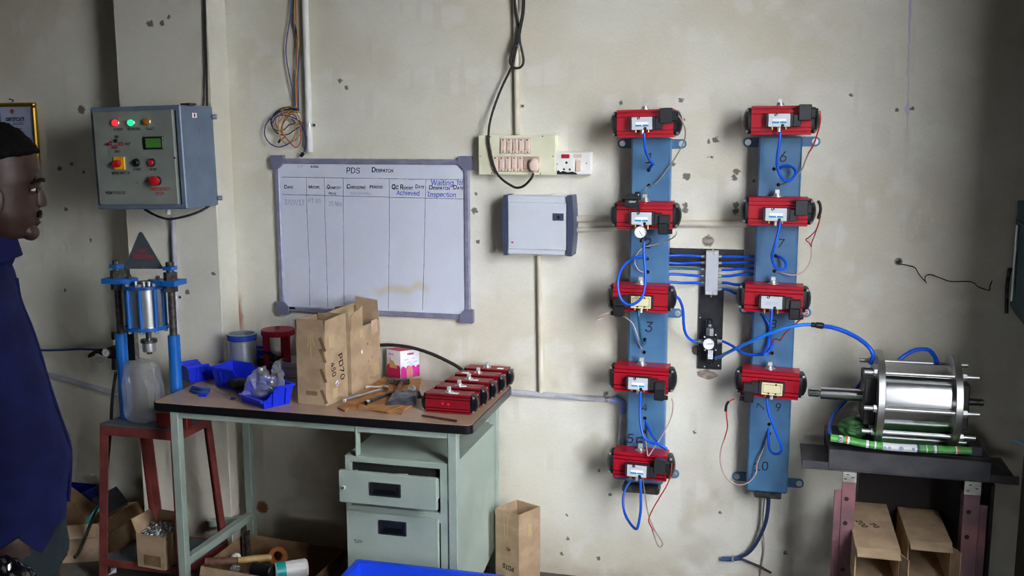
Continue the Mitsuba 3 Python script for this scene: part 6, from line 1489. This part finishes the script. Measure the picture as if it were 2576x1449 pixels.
# bolts box on the shelf of the stand
zl = lo + .014
A, B = Z(416, 1436, zl), Z(347, 1424, zl); hb = Y(347, 1342, B[1])[2] - zl
dd = (A - B)[:2]; C_ = A + np.array((-dd[1], dd[0], 0)) * .95
t, A6, B6, C6 = carton('cardboard_box', 'small open cardboard box full of bolts on the lower shelf of the stand', A, B, C_, hb, zl, [('back_left', .05, .5), ('back_right', .05, .1)], mats=('card_brown', 'card_dark', 'card_inner'))
part(t, 'stain', flat(.075, .04, on_side(B6, A6, .55, .03)), 'card_dark')
D6 = B6 + C6 - A6; cc = (A6 + D6) / 2; r = np.random.default_rng(3); ms = []
for i in range(150):
    u, v = r.uniform(.12, .88, 2); p = B6 + (A6 - B6) * u + (C6 - A6) * v; hgt = hb - .02 + .045 * (1 - ((u - .5) ** 2 + (v - .5) ** 2) * 3) * r.random()
    d = r.normal(size=3); d[2] *= .5; d /= np.linalg.norm(d); p = p + (0, 0, hgt); L = r.uniform(.014, .026)
    ms += [cyl(p, p + d * L, .0032, 6), hexnut(p, -d, .0058, .005)]
solo('bolts', cat(ms), 'steel', 'heap of shiny bolts filling the small box on the stand shelf', 'bolts', smooth=False, kind='stuff')
solo('paper_scrap', crumple([Z(268, 1446, .02), Z(278, 1428, .05), Z(294, 1426, .05), Z(292, 1440, .03), Z(270, 1449, .01), Z(280, 1440, .06)], 0, .006, 4, 60, .008), 'paper', 'white scrap of paper on the floor in front of the stand', 'paper', smooth=25)

# ---------------------------------------------------------------- the man at the left
P0 = np.array((-1.43, -1.86, 0)); fv = np.array((.79, .61, 0)); fv /= np.linalg.norm(fv); lv = np.array((-fv[1], fv[0], 0))
MP = Mf(P0, fv, lv, (0, 0, 1))
def HP(px, py):
    """Forward distance and height, in the man's plane of symmetry, of a point of the photograph."""
    d = ray(px, py); s = ((P0 - CAM) @ lv) / (d @ lv); p = CAM + d * s - P0; return p @ fv, p[2]
def ring(px_f, px_b, py, hw, n=28, e=2.2, nf=0.0):
    xf, z = HP(px_f, py); xb, _ = HP(px_b, py); c, a_ = (xf + xb) / 2, (xf - xb) / 2; th = np.arange(n) * 2 * np.pi / n
    C_, S_ = np.cos(th), np.sin(th); x = np.sign(C_) * np.abs(C_) ** (2 / e); y = np.sign(S_) * np.abs(S_) ** (2 / e)
    return np.stack([c + a_ * x, hw * y * (1 - nf * np.clip(x, 0, 1) ** 2), np.full(n, z)], 1)
def loft(rings):
    n = len(rings[0]); v = np.vstack(rings); f = []
    i = np.arange(n); j = (i + 1) % n
    for k in range(len(rings) - 1): f += [np.stack([k * n + i, k * n + j, (k + 1) * n + j], 1), np.stack([k * n + i, (k + 1) * n + j, (k + 1) * n + i], 1)]
    a_, b_ = len(v), len(v) + 1; v = np.vstack([v, rings[0].mean(0), rings[-1].mean(0)]); o = (len(rings) - 1) * n
    f += [np.stack([j, i, i * 0 + a_], 1), np.stack([o + i, o + j, i * 0 + b_], 1)]
    m = trimesh.Trimesh(v, np.vstack(f), process=False); trimesh.repair.fix_normals(m)
    if m.volume < 0: m.invert()
    return m
sph = lambda c, r, n=3: trimesh.creation.icosphere(subdivisions=n, radius=r).apply_translation(c)
def limb(*cr):
    """Chain of tapered capsules: (x, y, z, r) ..."""
    out = []
    for a_, b_ in zip(cr[:-1], cr[1:]): out.append(man(hull(np.vstack([sph(a_[:3], a_[3], 2).vertices, sph(b_[:3], b_[3], 2).vertices]))))
    return out
def fuse(L, length, smooth=12):
    M_ = L[0]
    for x in L[1:]: M_ = M_ + x
    m = unman(M_.refine_to_length(length)); m.merge_vertices()
    trimesh.smoothing.filter_taubin(m, iterations=smooth); return m
def h3(px, py, y=0): x, z = HP(px, py); return np.array((x, y, z))

HEADR = [(306 + 8, 5, -70, .040, .0), (322, 34, -102, .056, .05), (340, 58, -124, .066, .1), (365, 80, -140, .073, .12), (390, 95, -147, .075, .15), (425, 104, -148, .075, .18), (452, 108, -146, .075, .2), (466, 101, -143, .075, .22), (490, 98, -135, .074, .25),
         (515, 97, -122, .072, .3), (532, 99, -108, .069, .34), (548, 99, -95, .065, .36), (564, 93, -80, .060, .38), (578, 87, -62, .055, .38), (590, 80, -44, .047, .36), (599, 60, -25, .036, .3)]
head = loft([ring(f_, b_, y_, hw, nf=nf) for y_, f_, b_, hw, nf in HEADR[::-1]])
nose = hull([h3(100, 464, -.008), h3(100, 464, .008), h3(106, 474, 0), h3(119.5, 506, -.004), h3(119.5, 506, .004), h3(118, 514, 0), h3(113, 519, -.009), h3(113, 519, .009), h3(100, 511, -.015), h3(100, 511, .015), h3(99, 520, -.016), h3(99, 520, .016), h3(88, 524, 0), h3(85, 470, -.01), h3(85, 470, .01)])
brow = hull([h3(111, 448, -.012), h3(111, 448, .012), h3(110, 456, -.014), h3(110, 456, .014), h3(90, 456, -.055), h3(90, 456, .055), h3(92, 446, -.05), h3(92, 446, .05), h3(70, 452, 0)])
lipu = hull([h3(106, 545, -.006), h3(106, 545, .006), h3(107, 550, 0), h3(93, 549, -.024), h3(93, 549, .024), h3(96, 538, -.014), h3(96, 538, .014), h3(80, 545, 0)])
lipl = hull([h3(104, 557, -.006), h3(104, 557, .006), h3(103, 564, 0), h3(91, 555, -.022), h3(91, 555, .022), h3(90, 570, 0), h3(80, 560, 0)])
chin = hull(np.vstack([sph(h3(76, 584, 0), .017, 2).vertices, sph(h3(70, 580, -.018), .014, 2).vertices, sph(h3(70, 580, .018), .014, 2).vertices]))
bones = [man(x) for x in (head, nose, brow, lipu, lipl, chin)]
for s in (-1, 1):
    ear = trimesh.creation.icosphere(subdivisions=3); ear.vertices = ear.vertices * (.017, .0085, .031); ear = tf(ear, Mr('y', 12)); bones.append(man(ear.apply_translation(h3(-6, 505, s * .077))))
neck0, neck1 = h3(-32, 560), h3(-62, 680)
bones += limb((*neck0, .056), (*neck1, .062))
# trunk and limbs under the clothes
sh = h3(-95, 700); hip = h3(30, 1230)
bones += limb((*neck1, .06), (*(sh + (0, 0, -.02)), .085), (*h3(-60, 860), .10), (*h3(-20, 1050), .095), (*hip, .105))
HS_ = {}
for s in (-1, 1):
    S_ = h3(-95, 705, s * .185); E_ = h3(-72, 1075, s * .245); W_ = h3(-95, 1330, s * .235)
    if s > 0: E_ = h3(-72, 1060, s * .25); W_ = h3(20, 1290, s * .22)
    bones += limb((*sh, .085), (*S_, .055)) + limb((*S_, .052), (*E_, .040), (*W_, .027))
    dn = (W_ - E_) / np.linalg.norm(W_ - E_); pal = W_ + dn * .045
    bones.append(man(hull(np.vstack([sph(W_ + dn * .01, .024, 2).vertices, sph(pal + (.022, 0, 0), .017, 2).vertices, sph(pal + (-.022, 0, 0), .015, 2).vertices, sph(pal + dn * .03 + (.026, 0, 0), .013, 2).vertices, sph(pal + dn * .03 + (-.026, 0, 0), .012, 2).vertices]))))
    for k, (ox, L_) in enumerate(((.027, .070), (.009, .078), (-.009, .073), (-.026, .058))):
        a0 = pal + dn * .034 + np.array((ox, 0, 0)); a1 = a0 + dn * L_ * .45 + np.array((0, -s * .006, 0)); a2 = a1 + dn * L_ * .28 + np.array((0, -s * .016, 0)); a3 = a2 + dn * L_ * .16 + np.array((0, -s * .020, 0))
        bones += limb((*a0, .0098), (*a1, .0092), (*a2, .0085), (*a3, .0075))
    a0 = W_ + dn * .03 + np.array((.024, -s * .004, 0)); a1 = a0 + dn * .028 + np.array((.020, -s * .010, 0)); a2 = a1 + dn * .03 + np.array((.006, -s * .010, 0)); bones += limb((*a0, .0125), (*a1, .0105), (*a2, .0085))
    HS_[s] = (W_, pal, dn)
    hp = np.array((hip[0] - .01, s * .09, .90)); kn = np.array((hip[0] + .015, s * .10, .49)); an = np.array((hip[0] - .035, s * .105, .09))
    bones += limb((*hip, .10), (*hp, .085), (*kn, .055), (*an, .042), (an[0] + .09, an[1], .04, .035))
mat('skin', mottled('#35231c', '#2d1d18', 30, 2), .48, spec=.4)
mat('hair', mottled('#060505', '#0c0b0b', 120), .8, spec=.1)
mat('shirt_navy', mottled('#121840', '#0f1436', 20), .85, spec=.15)
mat('trouser_grey', mottled('#20292c', '#1b2326', 20), .85, spec=.2)
mat('eye_white', '#b9b2a8', .25); mat('eye_dark', '#120c0a', .15)
body = fuse(bones, .010, 8)
t = man_ = thing('person', 'person in profile in a navy blue shirt and dark grey trousers at the left edge', 'person')
part(t, 'body', tf(body, MP), 'skin', smooth=True)
# hair: a shell over the skull with a short fringe
HR = [(306, -15, -85, .035, 0), (312, 22, -104, .052, 0), (328, 50, -128, .066, .05), (348, 74, -144, .076, .08), (368, 92, -155, .0815, .12), (382, 102, -158, .083, .16)]
cap_ = [ring(f_, b_, y_, hw, nf=nf) for y_, f_, b_, hw, nf in HR]
back = [ring(*q) for q in ((48, -158, 405, .0835), (30, -158, 430, .083), (12, -155, 460, .0815), (2, -150, 490, .0800), (-14, -140, 515, .077), (-40, -125, 540, .070), (-60, -110, 560, .060))]
hm = fuse([man(loft(cap_[::-1])), man(loft((cap_[-1:] + back)[::-1]))], .009, 4); nn = hm.vertex_normals
hm.vertices += nn * ((meshkit.fbm(hm.vertices * 160, 2) - .5) * .008)[:, None]
part(t, 'hair', tf(hm, MP), 'hair', smooth=35, label='short black hair')
for s in (-1, 1):
    part(t, 'eyebrow', tf(tube([h3(110, 455, s * .010), h3(106, 451, s * .026), h3(94, 453, s * .0445), h3(83, 458, s * .056)], .0036, 8, rr=[.0025, .0042, .0038, .002]), MP), 'hair')
    em = sph((0, 0, 0), 1.0, 3); em.vertices = em.vertices * (.0118, .0118, .0045); e = part(t, 'eye', tf(em.apply_translation(h3(79, 475, s * .030)), MP), 'eye_white')
    d_ = np.array((1, s * .25, -.12)); d_ /= np.linalg.norm(d_); part(e, 'iris', tf(cyl(h3(79, 475, s * .030) + d_ * .0105, h3(79, 475, s * .030) + d_ * .0139, .0046, 16), MP), 'eye_dark')
    part(t, 'eyelid', tf(tube([h3(100, 473, s * .017), h3(97, 468, s * .026), h3(88, 467, s * .036), h3(76, 472, s * .043)], .0036, 6), MP), 'skin')
    part(t, 'eyelid', tf(tube([h3(98, 478, s * .018), h3(94, 482, s * .027), h3(86, 482, s * .035), h3(76, 478, s * .042)], .003, 6), MP), 'skin')
part(t, 'moustache', tf(fuse([man(hull([h3(105, 529, -.005), h3(105, 529, .005), h3(107, 540, -.01), h3(107, 540, .01), h3(99, 545, -.027), h3(99, 545, .027), h3(98, 530, -.018), h3(98, 530, .018), h3(88, 536, 0)]))], .005, 4), MP), 'hair', smooth=True)
# shirt
SR = [(655, 20, -112, .095), (672, 30, -140, .150), (690, 36, -160, .190), (720, 44, -180, .200), (756, 52, -195, .190), (818, 76, -200, .180), (879, 97, -195, .175), (953, 119, -182, .170), (1002, 134, -168, .168), (1051, 151, -150, .168), (1100, 168, -135, .170), (1137, 176, -128, .172), (1198, 175, -128, .176), (1247, 172, -130, .178), (1290, 168, -130, .179), (1330, 164, -130, .178)]
rings = []
for k in np.linspace(0, len(SR) - 1, 64):
    i0 = int(min(k, len(SR) - 2)); f_ = k - i0; y_, pf, pb, hw = (np.array(SR[i0]) * (1 - f_) + np.array(SR[i0 + 1]) * f_); rings.append(ring(pf, pb, y_, hw, 72, 2.3))
tor = loft(rings[::-1])
parts_ = [man(tor)]
for s in (-1, 1):
    S_ = h3(-95, 712, s * .180); E_ = h3(-72, 1075, s * .245) if s < 0 else h3(-72, 1060, s * .25); Wc_ = (h3(-95, 1330, s * .235) if s < 0 else h3(20, 1290, s * .22)) * .78 + E_ * .22
    parts_ += limb((*S_, .070), (*E_, .058), (*Wc_, .044))
sm = fuse(parts_, .016, 6)
v = sm.vertices; lowz = np.clip((1.25 - v[:, 2]) / .5, 0.15, 1)
fold = np.abs(meshkit.noise(np.stack([v[:, 0] * 7 + v[:, 2] * 5, v[:, 1] * 5, v[:, 2] * 15 - v[:, 0] * 6], 1)) - .5) * 2
sm.vertices = v + sm.vertex_normals * ((fold - .5) * .011 * lowz)[:, None]
# curved tails: cut the hem up at both sides
zh = HP(163, 1330)[1]; zs_ = HP(58, 1275)[1]; xs_ = HP(50, 1300)[0]
cutter = hull([(xs_ - .085, y, zh - .03) for y in (-.4, .4)] + [(xs_ + .075, y, zh - .03) for y in (-.4, .4)] + [(xs_ + .008, y, zs_) for y in (-.4, .4)] + [(xs_ - .03, y, zs_ - .02) for y in (-.4, .4)])
sleeve_keep = man(sm) - man(cutter) if False else man(sm)
inner = man(bx(xs_ - .2, xs_ + .2, -.205, .205, zh - .05, zs_ + .01))
sm2 = unman(man(sm) - (man(cutter) ^ inner))
part(t, 'shirt', tf(sm2, MP), 'shirt_navy', smooth=50, label='navy blue shirt')
for s in (-1, 1):
    part(t, 'collar', tf(hull([h3(22, 617, s * .035), h3(40, 646, s * .022), h3(30, 668, s * .03), h3(-20, 640, s * .07), h3(-30, 622, s * .062), h3(5, 612, s * .05)]), MP), 'shirt_navy')
part(t, 'collar_band', tf(lathe([(.066, -.02), (.072, -.02), (.070, .025), (.064, .025), (.066, -.02)], h3(-48, 636), (-.18, 0, 1), 32), MP), 'shirt_navy')
part(t, 'placket', tf(tube([h3(a_ + 1, b_) for a_, b_ in ((40, 700), (50, 756), (75, 818), (96, 879), (118, 953), (150, 1051), (168, 1100), (176, 1140), (175, 1198), (171, 1260))], .0045, 6), MP), 'shirt_navy')
# trousers, shoes
TR = [(1190, 168, -122, .165), (1260, 170, -126, .172), (1320, 172, -122, .175), (1380, 176, -112, .176)]
top_ = man(loft([ring(pf, pb, y_, hw, 48, 2.3) for y_, pf, pb, hw in TR][::-1])); L_ = [top_]
hx = HP(30, 1380)[0]
for s in (-1, 1): L_ += limb((hx - .01, s * .085, .82, .095), (hx + .005, s * .095, .50, .078), (hx - .03, s * .105, .10, .062))
tm = fuse(L_, .018, 8); v = tm.vertices; fold = np.abs(meshkit.noise(np.stack([v[:, 0] * 6, v[:, 1] * 6, v[:, 2] * 9], 1)) - .5)
tm.vertices = v + tm.vertex_normals * ((fold - .25) * .016)[:, None]
part(t, 'trousers', tf(tm, MP), 'trouser_grey', smooth=50, label='dark grey trousers')
for s in (-1, 1): part(t, 'shoe', tf(fuse([man(hull([(hx - .09, s * .105 - .04, 0), (hx - .09, s * .105 + .04, 0), (hx + .17, s * .105 - .035, 0), (hx + .17, s * .105 + .035, 0), (hx + .20, s * .105, 0), (hx + .19, s * .105, .03), (hx + .06, s * .105 - .03, .09), (hx + .06, s * .105 + .03, .09), (hx - .08, s * .105 - .03, .10), (hx - .08, s * .105 + .03, .10)]))], .02, 4), MP), 'black_plastic', smooth=40)
# black bag hanging from his right hand
mat('bag_black', '#0c0d0f', .10, spec=.8)
W_, pal, dn = HS_[-1]
g = pal + dn * .075
bc = (MP @ np.append(h3(4, 1392, -.235), 1))[:3]
t = thing('black_bag', 'shiny crumpled black plastic bag in the bottom left corner of the picture', 'bag')
part(t, 'bag', bagmesh(bc + (0, 0, -.02), (.105, .08, .115), 5, 4, .22, 2.2), 'bag_black', smooth=25)
gw = (MP @ np.append(g, 1))[:3]
part(t, 'handle', tube([bc + (-.03, 0, .06), gw + (-.02, 0, -.03), gw + (0, 0, .0), gw + (.02, 0, -.03), bc + (.02, 0, .06)], .005, 8), 'bag_black')
